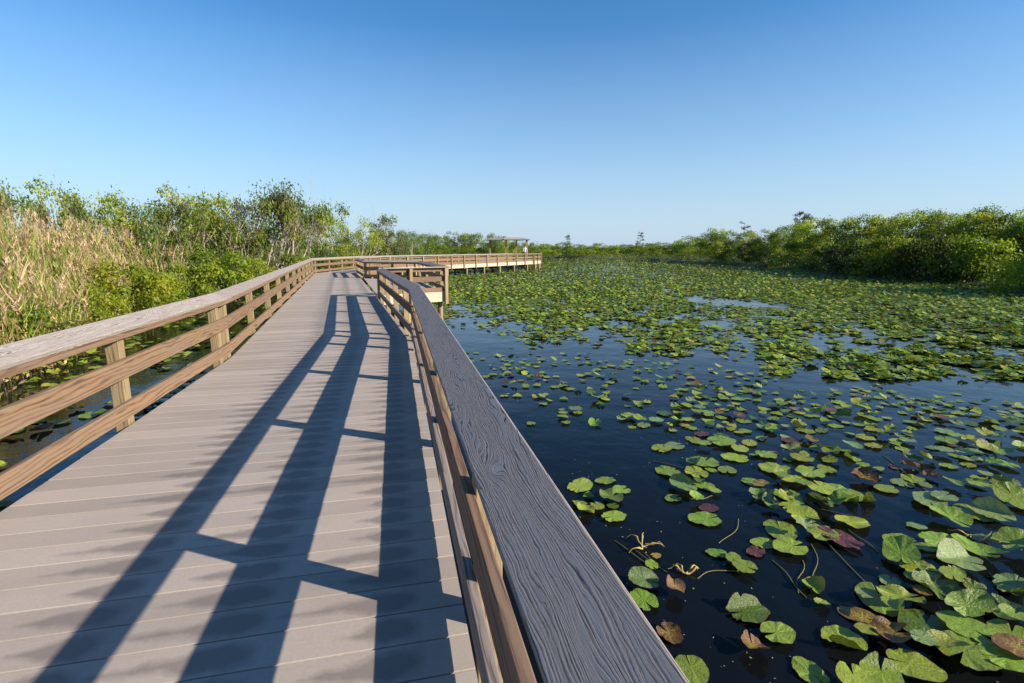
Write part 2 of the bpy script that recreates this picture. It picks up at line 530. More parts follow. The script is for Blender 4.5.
def beam(name, mat, parent, p, q, sec, mp=None, mq=None, seed=0.0, bev=0.0):
    """cross-section sec = [(t, z)...] swept from p to q; t goes along the mitre vectors"""
    p, q = Vector(p), Vector(q)
    d = (q - p).normalized(); n = Vector((d.y, -d.x))
    mp = mp or n; mq = mq or n
    m = len(sec)
    V = [(p.x + mp.x * t, p.y + mp.y * t, z) for t, z in sec] + [(q.x + mq.x * t, q.y + mq.y * t, z) for t, z in sec]
    per = [0]
    for i in range(m):
        a, b = sec[i], sec[(i + 1) % m]
        per.append(per[-1] + math.hypot(a[0] - b[0], a[1] - b[1]))
    F, UV = [], []
    def uu(i, k):
        v = V[i + k * m]
        return (Vector((v[0], v[1])) - p).dot(d) + seed * 7.3
    for i in range(m):
        j = (i + 1) % m
        F.append([i, j, j + m, i + m])
        v0, v1 = per[i] + seed, per[i + 1] + seed
        UV += [(uu(i, 0), v0), (uu(j, 0), v1), (uu(j, 1), v1), (uu(i, 1), v0)]
    F.append(list(range(m))[::-1]); UV += [(seed * 3 + sec[i][1], seed + sec[i][0]) for i in range(m)][::-1]
    F.append([i + m for i in range(m)]); UV += [(seed * 3 + sec[i][1], seed + sec[i][0]) for i in range(m)]
    me = bpy.data.meshes.new(name)
    me.from_pydata(V, [], F)
    l = me.uv_layers.new(name='UVMap')
    k = 0
    for pl in me.polygons:
        for li in pl.loop_indices:
            l.data[li].uv = UV[k]; k += 1
    me.materials.append(mat)
    import bmesh
    bm = bmesh.new(); bm.from_mesh(me)
    bmesh.ops.recalc_face_normals(bm, faces=bm.faces)
    bm.to_mesh(me); bm.free()
    o = link_mesh(name, me, parent)
    if bev:
        b = o.modifiers.new('edge', 'BEVEL'); b.width = bev; b.segments = 2; b.limit_method = 'ANGLE'
    return o

def upright(name, mat, parent, x, y, d, w, z0, ztops, seed, bev=0.0):
    """square post: d along the rail; ztops = height at the inner and at the outer face"""
    d = Vector(d).normalized(); n = Vector((d.y, -d.x))
    c = Vector((x, y))
    V = []
    for z_in, z_out in ((z0, z0), ztops):
        for a, b in ((-1, -1), (1, -1), (1, 1), (-1, 1)):
            p = c + d * (a * w / 2) + n * (b * w / 2)
            V.append((p.x, p.y, z_in if b * UPSIDE[0] < 0 else z_out))
    F = [[0, 3, 2, 1], [4, 5, 6, 7]] + [[i, (i + 1) % 4, 4 + (i + 1) % 4, 4 + i] for i in range(4)]
    UV = []
    for f in F:
        for k, i in enumerate(f):
            if f in (F[0], F[1]):
                UV.append((V[i][0] + seed, V[i][1]))
            else:
                side = F.index(f) * w
                UV.append((V[i][2] + seed * 2.1, seed + side + (w if k in (1, 2) else 0)))
    me = bpy.data.meshes.new(name)
    me.from_pydata(V, [], F)
    l = me.uv_layers.new(name='UVMap')
    for k, u in enumerate(UV): l.data[k].uv = u
    me.materials.append(mat)
    o = link_mesh(name, me, parent)
    if bev:
        b = o.modifiers.new('edge', 'BEVEL'); b.width = bev; b.segments = 2
    return o
UPSIDE = [1]

def railing(name, label, pts, side, posts, near=True, z_post=-0.33, seed=1.0, mid=None, bot=None):
    mid = mid or RAIL; bot = bot or RAIL
    """pts run along the inner face of the rails; side=+1: posts stand to the right of the run"""
    c = Vector(pts[0])
    root = empty(name, (0, 0, 0))
    tag(root, label, 'railing')
    P = [Vector(p) for p in pts]
    ds = [(P[i + 1] - P[i]).normalized() for i in range(len(P) - 1)]
    ns = [Vector((d.y, -d.x)) * side for d in ds]
    ms = []
    for i in range(len(P)):
        if i == 0: ms.append(ns[0])
        elif i == len(P) - 1: ms.append(ns[-1])
        else:
            s = ns[i - 1] + ns[i]
            ms.append(s / (1 + ns[i - 1].dot(ns[i])))
    bev = 0.004 if near else 0.0
    capsec = [(-0.023, 0.801), (0.148, 0.872), (0.162, 0.837), (-0.009, 0.766)]
    for i in range(len(ds)):
        L = (P[i + 1] - P[i]).length
        sd = seed + i * 0.77
        beam('cap_rail', CAP, root, P[i], P[i + 1], capsec, ms[i], ms[i + 1], sd, bev * 1.4)
        beam('top_rail', RAIL, root, P[i], P[i + 1], [(0, 0.715), (0, 0.772), (0.036, 0.784), (0.036, 0.715)], ms[i], ms[i + 1], sd + .2, bev)
        beam('middle_rail', mid, root, P[i], P[i + 1], [(0, 0.392), (0, 0.550), (0.038, 0.550), (0.038, 0.392)], ms[i], ms[i + 1], sd + .37, bev)
        beam('bottom_rail', bot, root, P[i], P[i + 1], [(0, 0.060), (0, 0.193), (0.038, 0.193), (0.038, 0.060)], ms[i], ms[i + 1], sd + .53, bev)
    for k, (i, s) in enumerate(posts):            # s in metres along run i
        UPSIDE[0] = side
        p = P[i] + ds[i] * s + ns[i] * 0.0885
        upright('post', POST, root, p.x, p.y, ds[i], 0.1 - 0.001 * (k % 2), z_post, (0.786, 0.822), seed + k * 0.31, bev)
    return root

def spaced(L, n, inset=0.12):
    return [inset + (L - 2 * inset) * k / (n - 1) for k in range(n)]

def depth_to_s(P, Q, z):
    P, Q = Vector(P), Vector(Q); d = (Q - P).normalized()
    return (z - P.y) / d.y

# right railing beside the camera
rp = [(0, depth_to_s(R0, R1, z)) for z in (-1.7, 0.1, 1.80, 3.60, 5.42, 7.22, 7.95)]
rp += [(1, depth_to_s(R1, RA, z)) for z in (8.42, 9.5, 11.3, 13.2, 15.3)]
railing('boardwalk_railing', 'weathered grey railing beside the lily pond, its broad cap passing close to the camera', [R0, R1, RA], 1, rp, seed=2.3, mid=RAIL_DARK, bot=RAIL_GREY)
# left railing
lp = [(0, depth_to_s(L0, L1, z)) for z in (-0.5, 1.85, 4.18, 6.52)]
Ls2 = (LL2 - L1).length
lp += [(1, 0.16)] + [(1, depth_to_s(L1, LL2, z)) for z in (9.0, 11.2, 13.3, 15.6, 17.9, 20.2, 22.5, 24.8, 27.0, 29.6)]
lp += [(2, s) for s in (0.3, 2.4, 4.6, 6.8, 7.9)]
Lf = (FH2 - LL3).length
lp += [(3, s) for s in spaced(Lf, 14)]
railing('boardwalk_railing', 'long sunlit railing with pale grey cap between the deck and the reed bank', [L0, L1, LL2, LL3, FH2], -1, lp, seed=5.1)
# viewing bay on the pond side
bp = [(0, 0.02), (0, 1.02), (0, (RB - RA).length - 0.03), (1, 1.4), (1, 3.2), (1, 5.1), (1, (RC - RB).length - 0.1), (2, 0.15), (2, 1.4), (2, (RE - RC).length - 0.05)]
railing('bay_railing', 'railing wrapped around the small viewing bay that juts from the deck', [RA, RB, RC, RE], 1, bp, seed=8.2)
np_ = [(0, s) for s in (0.3, 2.6, 5.0)] + [(1, s) for s in spaced((RG - RF).length, 4)]
Ln = (FH - RG).length
np_ += [(2, s) for s in spaced(Ln, 13)] + [(3, s) for s in spaced((FI - FH).length, 3)] + [(4, s) for s in spaced((FJ - FI).length, 4)]
railing('boardwalk_railing', 'sunlit water-side railing of the far boardwalk stretch, carried on pilings', [RE + D2 * 0.3, RF, RG, FH, FI, FJ], 1, np_, near=False, seed=11.4)

# ---- decks
walk = empty('boardwalk')
tag(walk, 'grey plank boardwalk curving over the lily pond on wooden pilings', 'boardwalk')
org = st(0, 0)
eps = 0.001
pitch = 0.172
secA = boards([tuple(L0), tuple(R0), tuple(R1), tuple(L1)], D1, pitch, 0.006, 0, org, 0)
# the t coordinate of the second stretch is measured from its own right edge
org2 = R1 - Vector((D2.y, -D2.x)) * TR
secB = boards([tuple(L1), tuple(R1), tuple(RF), tuple(LL2)], D2, pitch, 0.006, 0, org2, 1)
boards_mesh('deck', [secA, secB], walk)
D3 = (LL3 - LL2).normalized()
secC = boards([tuple(LL2), tuple(RF), tuple(RG), tuple(LL3)], D3, pitch, 0.006, 0, RF, 2)
D4 = (FH - RG).normalized()
org4 = RG + Vector((D4.y, -D4.x)) * 5
secD = boards([tuple(LL3), tuple(RG), tuple(FH), tuple(FH2)], D4, pitch, 0.006, 0, org4, 3)
secE = boards([tuple(FH2), tuple(FH), tuple(FI), tuple(FI2)], (FI - FH), pitch, 0.006, 0, org4, 4)
secF = boards([tuple(FI2), tuple(FI), tuple(FJ), tuple(FJ2)], (0, 1), pitch, 0.006, 0, org4, 5)
boards_mesh('far_deck', [secC, secD, secE, secF], walk)
secG = boards([tuple(RA), tuple(RB), tuple(RC), tuple(RE)], D2, pitch, 0.006, 0, RE + Vector((30, 0)), 6, lift=0.0)
boards_mesh('bay_deck', [secG], walk)
PF = [(-4.2, 62.0), (3.15, 62.0), (3.15, 69.0), (-4.2, 69.0)]
boards_mesh('shelter_deck', [boards(PF, (0, 1), pitch, 0.006, 0, Vector((20, 0)), 7)], walk)

# rim joists and beams under the deck, pilings
def rim(P, Q, side, mat=RAIL, seed=0.0, t0=-0.042, t1=-0.002, zt=-0.038, zb=-0.27):
    P, Q = Vector(P), Vector(Q)
    d = (Q - P).normalized(); n = Vector((d.y, -d.x)) * side
    beam('rim_joist', mat, walk, P, Q, [(t0, zb), (t0, zt), (t1, zt), (t1, zb)], n, n, seed)
for k, (a, b, s) in enumerate(((R0, R1, 1), (R1, RA, 1), (L0, L1, -1), (L1, LL2, -1), (RA, RB, 1), (RB, RC, 1), (RC, RE, 1), (RE, RF, 1), (RF, RG, 1), (RG, FH, 1), (FH, FI, 1), (FI, FJ, 1), (LL2, LL3, -1), (LL3, FH2, -1))):
    rim(a, b, s, seed=k * 0.41)
FASC = wood_mat('pale_fascia_board', (0.60, 0.50, 0.38), (0.46, 0.36, 0.26), (0.2, 0.14, 0.1), 0.8, 0.4, 0.0015, 24)
for k, (a, b) in enumerate(((RA, RB), (RG, FH), (FH, FI))):
    d = (Vector(b) - Vector(a)).normalized(); n = Vector((d.y, -d.x))
    beam('fascia_board', FASC, walk, a, b, [(0.002, -0.26), (0.002, 0.052), (0.036, 0.052), (0.036, -0.26)], n, n, 3.3 + k)

def cyl(name, mat, parent, x, y, z0, z1, r0, r1=None, seg=10):
    r1 = r1 or r0
    V = [(x + r * math.cos(2 * PI * i / seg), y + r * math.sin(2 * PI * i / seg), z) for z, r in ((z0, r0), (z1, r1)) for i in range(seg)]
    F = [[i, (i + 1) % seg, seg + (i + 1) % seg, seg + i] for i in range(seg)] + [list(range(seg))[::-1], [seg + i for i in range(seg)]]
    me = bpy.data.meshes.new(name); me.from_pydata(V, [], F)
    l = me.uv_layers.new(name='UVMap')
    k = 0
    for p in me.polygons:
        for li in p.loop_indices:
            v = V[me.loops[li].vertex_index]
            l.data[li].uv = (v[2], math.atan2(v[1] - y, v[0] - x) * r0); k += 1
    me.materials.append(mat)
    return link_mesh(name, me, parent)

def pilings(P, Q, side, n, inset=0.16):
    P, Q = Vector(P), Vector(Q); d = (Q - P).normalized(); nn = Vector((d.y, -d.x)) * side
    L = (Q - P).length
    for k in range(n):
        p = P + d * (L * (k + 0.5) / n) - nn * inset
        cyl('piling', POST if side > 0 else DARKWOOD, walk, p.x, p.y, -2.2, -0.272, 0.085)
pilings(R0, R1, 1, 4); pilings(R1, RE, 1, 6, 0.2); pilings(L0, L1, -1, 4); pilings(L1, LL2, -1, 8)
pilings(RF, RG, 1, 3); pilings(LL2, LL3, -1, 3); pilings(LL3, FH2, -1, 7)
pilings(RG, FH, 1, 8, -0.02); pilings(FH, FI, 1, 2, 0.0); pilings(FI, FJ, 1, 2, 0.0)
for p in ((-2.35, 16.75), (-4.5, 23.7), (-3.3, 16.3)):
    cyl('piling', POST, walk, p[0], p[1], -2.2, -0.272, 0.08)
for y in (62.6, 66, 68.5):
    for x in (-3.8, -0.5, 2.9):
        cyl('piling', DARKWOOD, walk, x, y, -2.2, -0.05, 0.09)

# cross beams carry the deck between the pilings
def crossbeams(P, Q, W, n):
    P, Q = Vector(P), Vector(Q); d = (Q - P).normalized(); nn = Vector((-d.y, d.x))
    L = (Q - P).length
    for k in range(n):
        p = P + d * (L * (k + 0.5) / n) + nn * 0.05
        beam('cross_beam', DARKWOOD, walk, p, p + nn * W, [(-0.05, -0.5), (-0.05, -0.275), (0.05, -0.275), (0.05, -0.5)], None, None, k * 0.6)
crossbeams(RG, FH, 2.3, 8); crossbeams(R0, R1, 2.3, 4); crossbeams(R1, RE, 2.3, 6)

# ---------------------------------------------------------------- shelter
sh = empty('picnic_shelter', (-0.4, 65, 0))
tag(sh, 'small open shelter with low roof at the far end of the boardwalk', 'shelter')
def boxm(name, mat, parent, x0, x1, y0, y1, z0, z1):
    V = [(x, y, z) for z in (z0, z1) for y in (y0, y1) for x in (x0, x1)]
    F = [[0, 2, 3, 1], [4, 5, 7, 6], [0, 1, 5, 4], [1, 3, 7, 5], [3, 2, 6, 7], [2, 0, 4, 6]]
    me = bpy.data.meshes.new(name); me.from_pydata(V, [], F); me.materials.append(mat)
    me.uv_layers.new(name='UVMap')
    return link_mesh(name, me, parent)
sx, sy = -0.4, 65.0
for x in (-0.75, 0.55, 1.85, -2.7):
    for y in (64.0, 67.2):
        boxm('post', POST, sh, x - 0.08 - sx, x + 0.08 - sx, y - 0.08 - sy, y + 0.08 - sy, 0, 2.42)
me = bpy.data.meshes.new('roof')
def hip(x0, x1, y0, y1, z0, z1, zt, rx0, rx1):
    V = [(x0, y0, z0), (x1, y0, z0), (x1, y1, z0), (x0, y1, z0), (x0, y0, z1), (x1, y0, z1), (x1, y1, z1), (x0, y1, z1), (rx0, (y0 + y1) / 2, zt), (rx1, (y0 + y1) / 2, zt)]
    F = [[0, 3, 2, 1], [0, 1, 5, 4], [1, 2, 6, 5], [2, 3, 7, 6], [3, 0, 4, 7], [4, 5, 9, 8], [5, 6, 9], [6, 7, 8, 9], [7, 4, 8]]
    return V, F
V, F = hip(-3.1 - sx, 2.2 - sx, 63.3 - sy, 67.9 - sy, 2.42, 2.50, 2.76, -1.9 - sx, 0.9 - sx)
me.from_pydata(V, [], F); me.materials.append(ROOF)
link_mesh('roof', me, sh)
boxm('fascia', FASCIA, sh, -0.95 - sx, 1.1 - sx, 63.2 - sy, 63.29 - sy, 2.46, 2.70)
boxm('roof_vent', DARKWOOD, sh, -1.15 - sx, -0.75 - sx, 65.2 - sy, 65.6 - sy, 2.72, 2.88)

# ---------------------------------------------------------------- person by the far rail
def person(x, y, z, face):
    J = {'pelvis': (0, 0, .95), 'waist': (0, 0, 1.08), 'chest': (0, 0, 1.28), 'neck0': (0, 0, 1.46), 'neck': (0, .01, 1.53), 'head': (0, .02, 1.62), 'crown': (0, .02, 1.70),
         'shL': (.17, 0, 1.42), 'elL': (.24, .05, 1.16), 'wrL': (.16, .24, 1.0), 'haL': (.14, .32, .99),
         'shR': (-.17, 0, 1.42), 'elR': (-.25, .03, 1.15), 'wrR': (-.22, .14, .93), 'haR': (-.21, .17, .85),
         'hiL': (.10, 0, .90), 'knL': (.12, .03, .50), 'anL': (.12, -.01, .09), 'toL': (.13, .16, .04),
         'hiR': (-.10, 0, .90), 'knR': (-.12, .05, .50), 'anR': (-.13, .02, .09), 'toR': (-.15, .19, .04)}
    R = {'pelvis': .15, 'waist': .13, 'chest': .15, 'neck0': .08, 'neck': .055, 'head': .09, 'crown': .075, 'sh': .07, 'el': .045, 'wr': .032, 'ha': .035, 'hi': .095, 'kn': .062, 'an': .042, 'to': .035}
    E = [('pelvis', 'waist'), ('waist', 'chest'), ('chest', 'neck0'), ('neck0', 'neck'), ('neck', 'head'), ('head', 'crown')]
    for s in 'LR':
        E += [('neck0', 'sh' + s), ('sh' + s, 'el' + s), ('el' + s, 'wr' + s), ('wr' + s, 'ha' + s), ('pelvis', 'hi' + s), ('hi' + s, 'kn' + s), ('kn' + s, 'an' + s), ('an' + s, 'to' + s)]
    names = list(J)
    me = bpy.data.meshes.new('person')
    me.from_pydata([J[n] for n in names], [(names.index(a), names.index(b)) for a, b in E], [])
    o = bpy.data.objects.new('tmp', me); COL.objects.link(o)
    sk = o.modifiers.new('skin', 'SKIN')
    layer = me.skin_vertices[0] if len(me.skin_vertices) else None
    if layer is None:
        bpy.context.view_layer.objects.active = o
        bpy.context.view_layer.update()
        layer = me.skin_vertices[0] if len(me.skin_vertices) else None
    if layer is not None:
        for i, n in enumerate(names):
            r = R.get(n, R.get(n[:2], .05))
            layer.data[i].radius = (r, r * (.75 if n in ('chest', 'waist', 'pelvis') else 1))
            layer.data[i].use_root = (i == 0)
    o.modifiers.new('sub', 'SUBSURF').levels = 1
    dg = bpy.context.evaluated_depsgraph_get()
    bm = bpy.data.meshes.new_from_object(o.evaluated_get(dg))
    bpy.data.objects.remove(o)
    bm.materials.clear()
    for m in (SKIN, SHIRT, TROUSERS): bm.materials.append(m)
    for p in bm.polygons:
        c = p.center
        p.material_index = 2 if c.z < 0.98 and abs(c.x) < 0.19 and c.y < .2 else (1 if c.z < 1.49 and c.z > 1.05 else (2 if c.z < .96 and abs(c.x) < .19 else 0))
        p.use_smooth = True
    body = link_mesh('person', bm)
    body.location = (x, y, z); body.rotation_euler = (0, 0, face)
    tag(body, 'distant person in a white shirt standing at the far boardwalk railing', 'person')
    # hair
    V, F = [], []
    for i in range(5):
        a = i / 4 * PI * 0.55
        for k in range(10):
            b = 2 * PI * k / 10
            V.append((.098 * math.sin(a) * math.cos(b), .098 * math.sin(a) * math.sin(b) - .01, 1.655 + .098 * math.cos(a)))
    for i in range(4):
        for k in range(10):
            F.append([i * 10 + k, i * 10 + (k + 1) % 10, (i + 1) * 10 + (k + 1) % 10, (i + 1) * 10 + k])
    h = bpy.data.meshes.new('hair'); h.from_pydata(V, [], F); h.materials.append(HAIR)
    link_mesh('hair', h, body)
person(1.42, 58.4 - 1.4, 0.0, math.radians(200))

# ---------------------------------------------------------------- pond outline
POND = [(-3.5, -30), (-6.2, -3), (-7.4, 4), (-8.6, 8.6), (-11.3, 14), (-14.0, 20), (-16.8, 30), (-19.5, 44), (-19, 60), (-11, 72), (-2, 80), (4, 100), (11, 127), (18, 120), (25, 96), (28.0, 76), (30.5, 61), (28, 47), (27.3, 38), (29.2, 32.5), (27.8, 29.5), (24.4, 26.3), (26, 23.5), (38, 19), (60, 5), (60, -30)]
PP = np.array(POND, float)
def pond_sd(x, y):
    """signed distance to the pond edge, negative on the water"""
    x = np.asarray(x, float); y = np.asarray(y, float)
    d = np.full(x.shape, 1e9); inside = np.zeros(x.shape, bool)
    for i in range(len(PP)):
        a, b = PP[i], PP[(i + 1) % len(PP)]
        e = b - a
        k = np.clip(((x - a[0]) * e[0] + (y - a[1]) * e[1]) / (e @ e), 0, 1)
        d = np.minimum(d, np.hypot(x - a[0] - k * e[0], y - a[1] - k * e[1]))
        c = (a[1] > y) != (b[1] > y)
        with np.errstate(divide='ignore', invalid='ignore'):
            xi = a[0] + (y - a[1]) / (b[1] - a[1] if b[1] != a[1] else 1e-9) * e[0]
        inside ^= c & (x < xi)
    return np.where(inside, -d, d)

# terrain sheet
gx = np.concatenate([[-6000, -2500, -1000, -400, -200], np.arange(-110, 110.1, 1.25), [200, 400, 1000, 2500, 6000]])
gy = np.concatenate([[-3000, -800, -200, -80], np.arange(-34, 180.1, 1.25), [240, 400, 800, 2000, 5000, 8000]])
GX, GY = np.meshgrid(gx, gy)
sd = pond_sd(GX, GY)
GZ = np.where(sd < 0, np.maximum(WATER_Z - 0.9, WATER_Z + sd * 0.5), WATER_Z + np.minimum(0.25, sd * 0.18))
GZ = GZ + rng.normal(0, 0.04, GZ.shape) * (sd > -1)
nx, ny = len(gx), len(gy)
idx = np.arange(nx * ny).reshape(ny, nx)
Q = np.stack([idx[:-1, :-1], idx[:-1, 1:], idx[1:, 1:], idx[1:, :-1]], -1).reshape(-1, 4)
g = link_mesh('ground', np_mesh('ground', np.stack([GX, GY, GZ], -1).reshape(-1, 3), [Q], MUD, smooth=True))
tag(g, kind='structure')
w = link_mesh('water', np_mesh('water', [(-112, -34, WATER_Z), (112, -34, WATER_Z), (112, 180, WATER_Z), (-112, 180, WATER_Z)], [np.array([[0, 1, 2, 3]])], WATER))
tag(w, kind='structure')

# ---------------------------------------------------------------- lily pads
def pad_shape(seed, curl=0.0, fold=0.0, rings=4, seg=44, wavy=0.04):
    r = np.random.default_rng(seed)
    g0 = r.uniform(0.05, 0.22)
    asp = r.uniform(0.74, 0.92)
    th = np.linspace(g0, 2 * PI - g0, seg)
    dd = np.minimum(th, 2 * PI - th)
    R = 1.0 - 0.16 * np.exp(-(dd / 0.30) ** 2) + wavy * (1 if wavy else 0) * np.sin(th * r.integers(3, 7) + r.uniform(0, 6)) + r.normal(0, 0.008, seg)
    for _ in range(r.integers(0, 4)):
        R = R - r.uniform(0.06, 0.22) * np.exp(-((th - r.uniform(0.4, 5.9)) / r.uniform(0.03, 0.09)) ** 2)
    R = R * (1 + 0.12 * np.cos(dd - PI))          # longer towards the tip
    V = [(0, 0, 0)]; UV0 = [(0.5, 0)]
    ph = r.uniform(0, 6.28); k1 = r.integers(2, 5)
    foldang = r.uniform(0, 2 * PI)
    for i in range(1, rings + 1):
        f = i / rings
        for j in range(seg):
            x = math.cos(th[j]) * R[j] * f; y = math.sin(th[j]) * R[j] * f * asp
            z = curl * f * f * (0.6 + 0.4 * math.cos(k1 * th[j] + ph)) + 0.03 * f * f * math.sin(5 * th[j] + ph) + 0.018 * f * math.sin(11 * th[j] + 2 * ph)
            q = x * math.cos(foldang) + y * math.sin(foldang)
            if fold and q > 0.35:
                e = q - 0.35
                z += fold * e * 1.1
                x -= math.cos(foldang) * e * 0.45; y -= math.sin(foldang) * e * 0.45
            V.append((x - 0.15, y, z)); UV0.append((th[j] / (2 * PI), f))
    V[0] = (-0.15, 0, 0)
    T, QD, uvt, uvq = [], [], [], []
    for j in range(seg - 1):
        T.append((0, 1 + j, 2 + j)); uvt += [((UV0[1 + j][0] + UV0[2 + j][0]) / 2, 0), UV0[1 + j], UV0[2 + j]]
    for i in range(rings - 1):
        a = 1 + i * seg; b = a + seg
        for j in range(seg - 1):
            QD.append((a + j, b + j, b + j + 1, a + j + 1)); uvq += [UV0[a + j], UV0[b + j], UV0[b + j + 1], UV0[a + j + 1]]
    return np.array(V), np.array(T), np.array(QD), uvt + uvq

PM = {}
def pad_mesh(look, form, variant):
    key = (look, form, variant)
    if key not in PM:
        cu = {'flat': 0.03, 'cupped': 0.22, 'curled': 0.42, 'folded': 0.05}[form]
        V, T, Qd, uv = pad_shape(hash_(look, form, variant), cu, 1.0 if form == 'folded' else 0.0)
        PM[key] = np_mesh('lily_pad', V, [T, Qd], PAD[look], loop_uv=uv, smooth=True)
    return PM[key]
def hash_(*a):
    h = 7
    for c in '|'.join(map(str, a)):
        h = (h * 131 + ord(c)) % 99991
    return h

def edge_dist_walk(x, y):
    """true where the decks stand"""
    def inside(poly):
        ok = True
        for i in range(len(poly)):
            a, b = poly[i], poly[(i + 1) % len(poly)]
            if (b[0] - a[0]) * (y - a[1]) - (b[1] - a[1]) * (x - a[0]) < -0.0 : ok = False
        return ok
    return any(inside(p) for p in DECKS)
DECKS = [[tuple(L0), tuple(R0), tuple(R1), tuple(L1)], [tuple(L1), tuple(R1), tuple(RF), tuple(LL2)], [tuple(RA), tuple(RB), tuple(RC), tuple(RE)], [tuple(LL3), tuple(RG), tuple(FH), tuple(FH2)]]

pads = []   # (x, y, z, radius, yaw, tilt, tiltdir, look, form)
def put(x, y, r, look, form='flat', tilt=None, zoff=None, yaw=None, td=None):
    if tilt is None: tilt = random.uniform(0, 0.05) if form in ('flat', 'folded') else random.uniform(0.08, 0.3)
    if zoff is None: zoff = 0.006 + random.uniform(0, 0.012) + math.sin(tilt) * r * 0.9
    zoff += 0.026 * min(4, sum(1 for p in pads if (p[0] - x) ** 2 + (p[1] - y) ** 2 < (0.95 * (p[3] + r)) ** 2))
    pads.append((x, y, WATER_Z + zoff, r, random.uniform(0, 2 * PI) if yaw is None else yaw, tilt, random.uniform(0, 2 * PI) if td is None else td, look, form))

g_, dg_, pg_, yg_, yb_, mr_, br_ = 'green', 'dark green', 'pale green', 'yellow-green', 'yellow and brown blotched', 'maroon', 'withered brown'
NEAR = [  # px, py, width in px, look, form   (places read off the photograph)
 (578,488,36,g_,'flat'),(608,481,26,g_,'flat'),(623,490,22,g_,'flat'),(613,499,30,dg_,'cupped'),(611,519,30,g_,'flat'),(587,514,22,g_,'curled'),(596,508,18,yg_,'flat'),
 (660,450,25,g_,'flat'),(677,446,24,pg_,'flat'),(665,471,28,g_,'flat'),(696,442,22,g_,'flat'),(718,444,28,g_,'flat'),(739,459,29,g_,'flat'),(706,462,32,g_,'flat'),(698,475,32,g_,'flat'),(727,472,24,g_,'flat'),(707,488,26,g_,'flat'),
 (675,499,19,g_,'flat'),(686,491,34,pg_,'folded'),(709,520,36,g_,'flat'),(711,508,22,mr_,'flat'),(749,482,25,g_,'flat'),(758,498,26,dg_,'curled'),(764,455,26,g_,'flat'),(780,471,36,g_,'flat'),(786,494,34,g_,'flat'),(796,482,28,yg_,'flat'),
 (720,555,23,g_,'flat'),(733,564,22,g_,'flat'),(748,573,26,g_,'flat'),(757,552,23,mr_,'flat'),(779,528,44,g_,'flat'),(768,544,28,g_,'flat'),(794,550,34,g_,'flat'),(790,441,24,mr_,'flat'),(806,520,36,g_,'cupped'),(826,536,34,g_,'flat'),(846,545,44,mr_,'flat'),
 (742,614,44,dg_,'folded'),(773,638,40,g_,'flat'),(752,650,34,yb_,'curled'),(838,643,44,g_,'folded'),(814,677,42,g_,'flat'),(646,605,38,g_,'flat'),(666,634,30,yb_,'cupped'),(690,666,52,g_,'flat'),(648,586,32,pg_,'folded'),(674,592,26,br_,'curled'),
 (812,590,26,yg_,'curled'),(900,562,52,g_,'cupped'),(925,575,40,yg_,'flat'),(878,596,62,g_,'flat'),(905,606,60,g_,'cupped'),(938,598,52,dg_,'curled'),(868,620,44,yb_,'flat'),(895,640,46,yb_,'cupped'),(925,628,62,dg_,'flat'),(960,620,56,g_,'cupped'),(975,642,60,g_,'flat'),
 (1003,612,60,dg_,'cupped'),(1010,640,54,g_,'flat'),(960,663,70,g_,'flat'),(1000,668,60,g_,'flat'),(905,668,60,g_,'flat'),(880,676,52,g_,'folded'),(940,655,36,yg_,'curled'),(1016,585,60,pg_,'folded'),(985,560,60,g_,'curled'),(965,570,44,pg_,'folded'),(1012,552,56,g_,'cupped'),(935,548,44,g_,'flat'),(1018,662,46,yb_,'flat'),
 (955,525,40,g_,'cupped'),(975,513,46,g_,'flat'),(998,520,44,pg_,'folded'),(930,506,52,pg_,'flat'),(1010,500,44,g_,'cupped'),(905,545,36,g_,'flat'),(848,525,34,yg_,'cupped'),(858,502,40,g_,'folded'),(838,494,40,g_,'flat'),(866,480,28,yb_,'curled'),(812,475,32,g_,'flat'),(818,492,34,yg_,'flat'),
]
for px, py, wp, look, form in NEAR:
    x, y = ground(px, py, WATER_Z)
    _, _, dep = project(x, y, WATER_Z)
    put(x, y, 0.5 * wp / F_PX * dep * (0.92 if wp < 45 else 0.80), look, form)

def mix_look(dry=0.1):
    r = random.random()
    if r < dry * 0.45: return br_
    if r < dry * 0.8: return yb_
    if r < dry: return mr_
    return random.choices([g_, dg_, pg_, yg_], [0.52, 0.12, 0.18, 0.18])[0]
CLUST = [  # px, py, rx, ry, how many, size in metres
 (540,360,70,8,20,.19),(640,366,60,6,14,.18),(520,376,34,24,40,.19),(590,385,40,16,16,.23),(655,388,34,10,9,.22),(700,392,45,16,22,.22),(745,400,45,16,26,.23),(640,420,46,10,10,.23),(690,420,40,12,14,.23),(545,420,30,8,7,.22),(625,402,24,6,5,.2),
 (735,425,40,14,18,.24),(770,440,30,14,12,.24),(800,430,30,14,14,.24),(830,455,40,14,16,.25),(880,440,60,14,22,.25),(940,450,60,14,22,.25),(1000,460,40,16,16,.25),(800,500,46,20,16,.26),(950,480,60,14,14,.26),(890,470,34,10,8,.25),(1000,490,34,16,10,.26),
 (775,410,60,16,22,.23),(830,415,50,12,16,.24),(900,418,60,10,16,.24),(975,425,60,12,22,.24),(960,580,70,30,44,.22),(900,600,50,30,30,.22),(980,640,60,36,46,.23),(860,650,40,20,8,.22),(590,500,24,12,5,.2),(700,480,40,22,8,.22),
 (850,394,40,8,16,.19),(905,402,50,8,20,.19),(965,408,50,8,20,.2),(1012,415,30,8,14,.2),(760,378,50,8,14,.19),
 (610,365,60,6,9,.2),(480,352,20,6,4,.2),(650,560,8,6,2,.16),
]
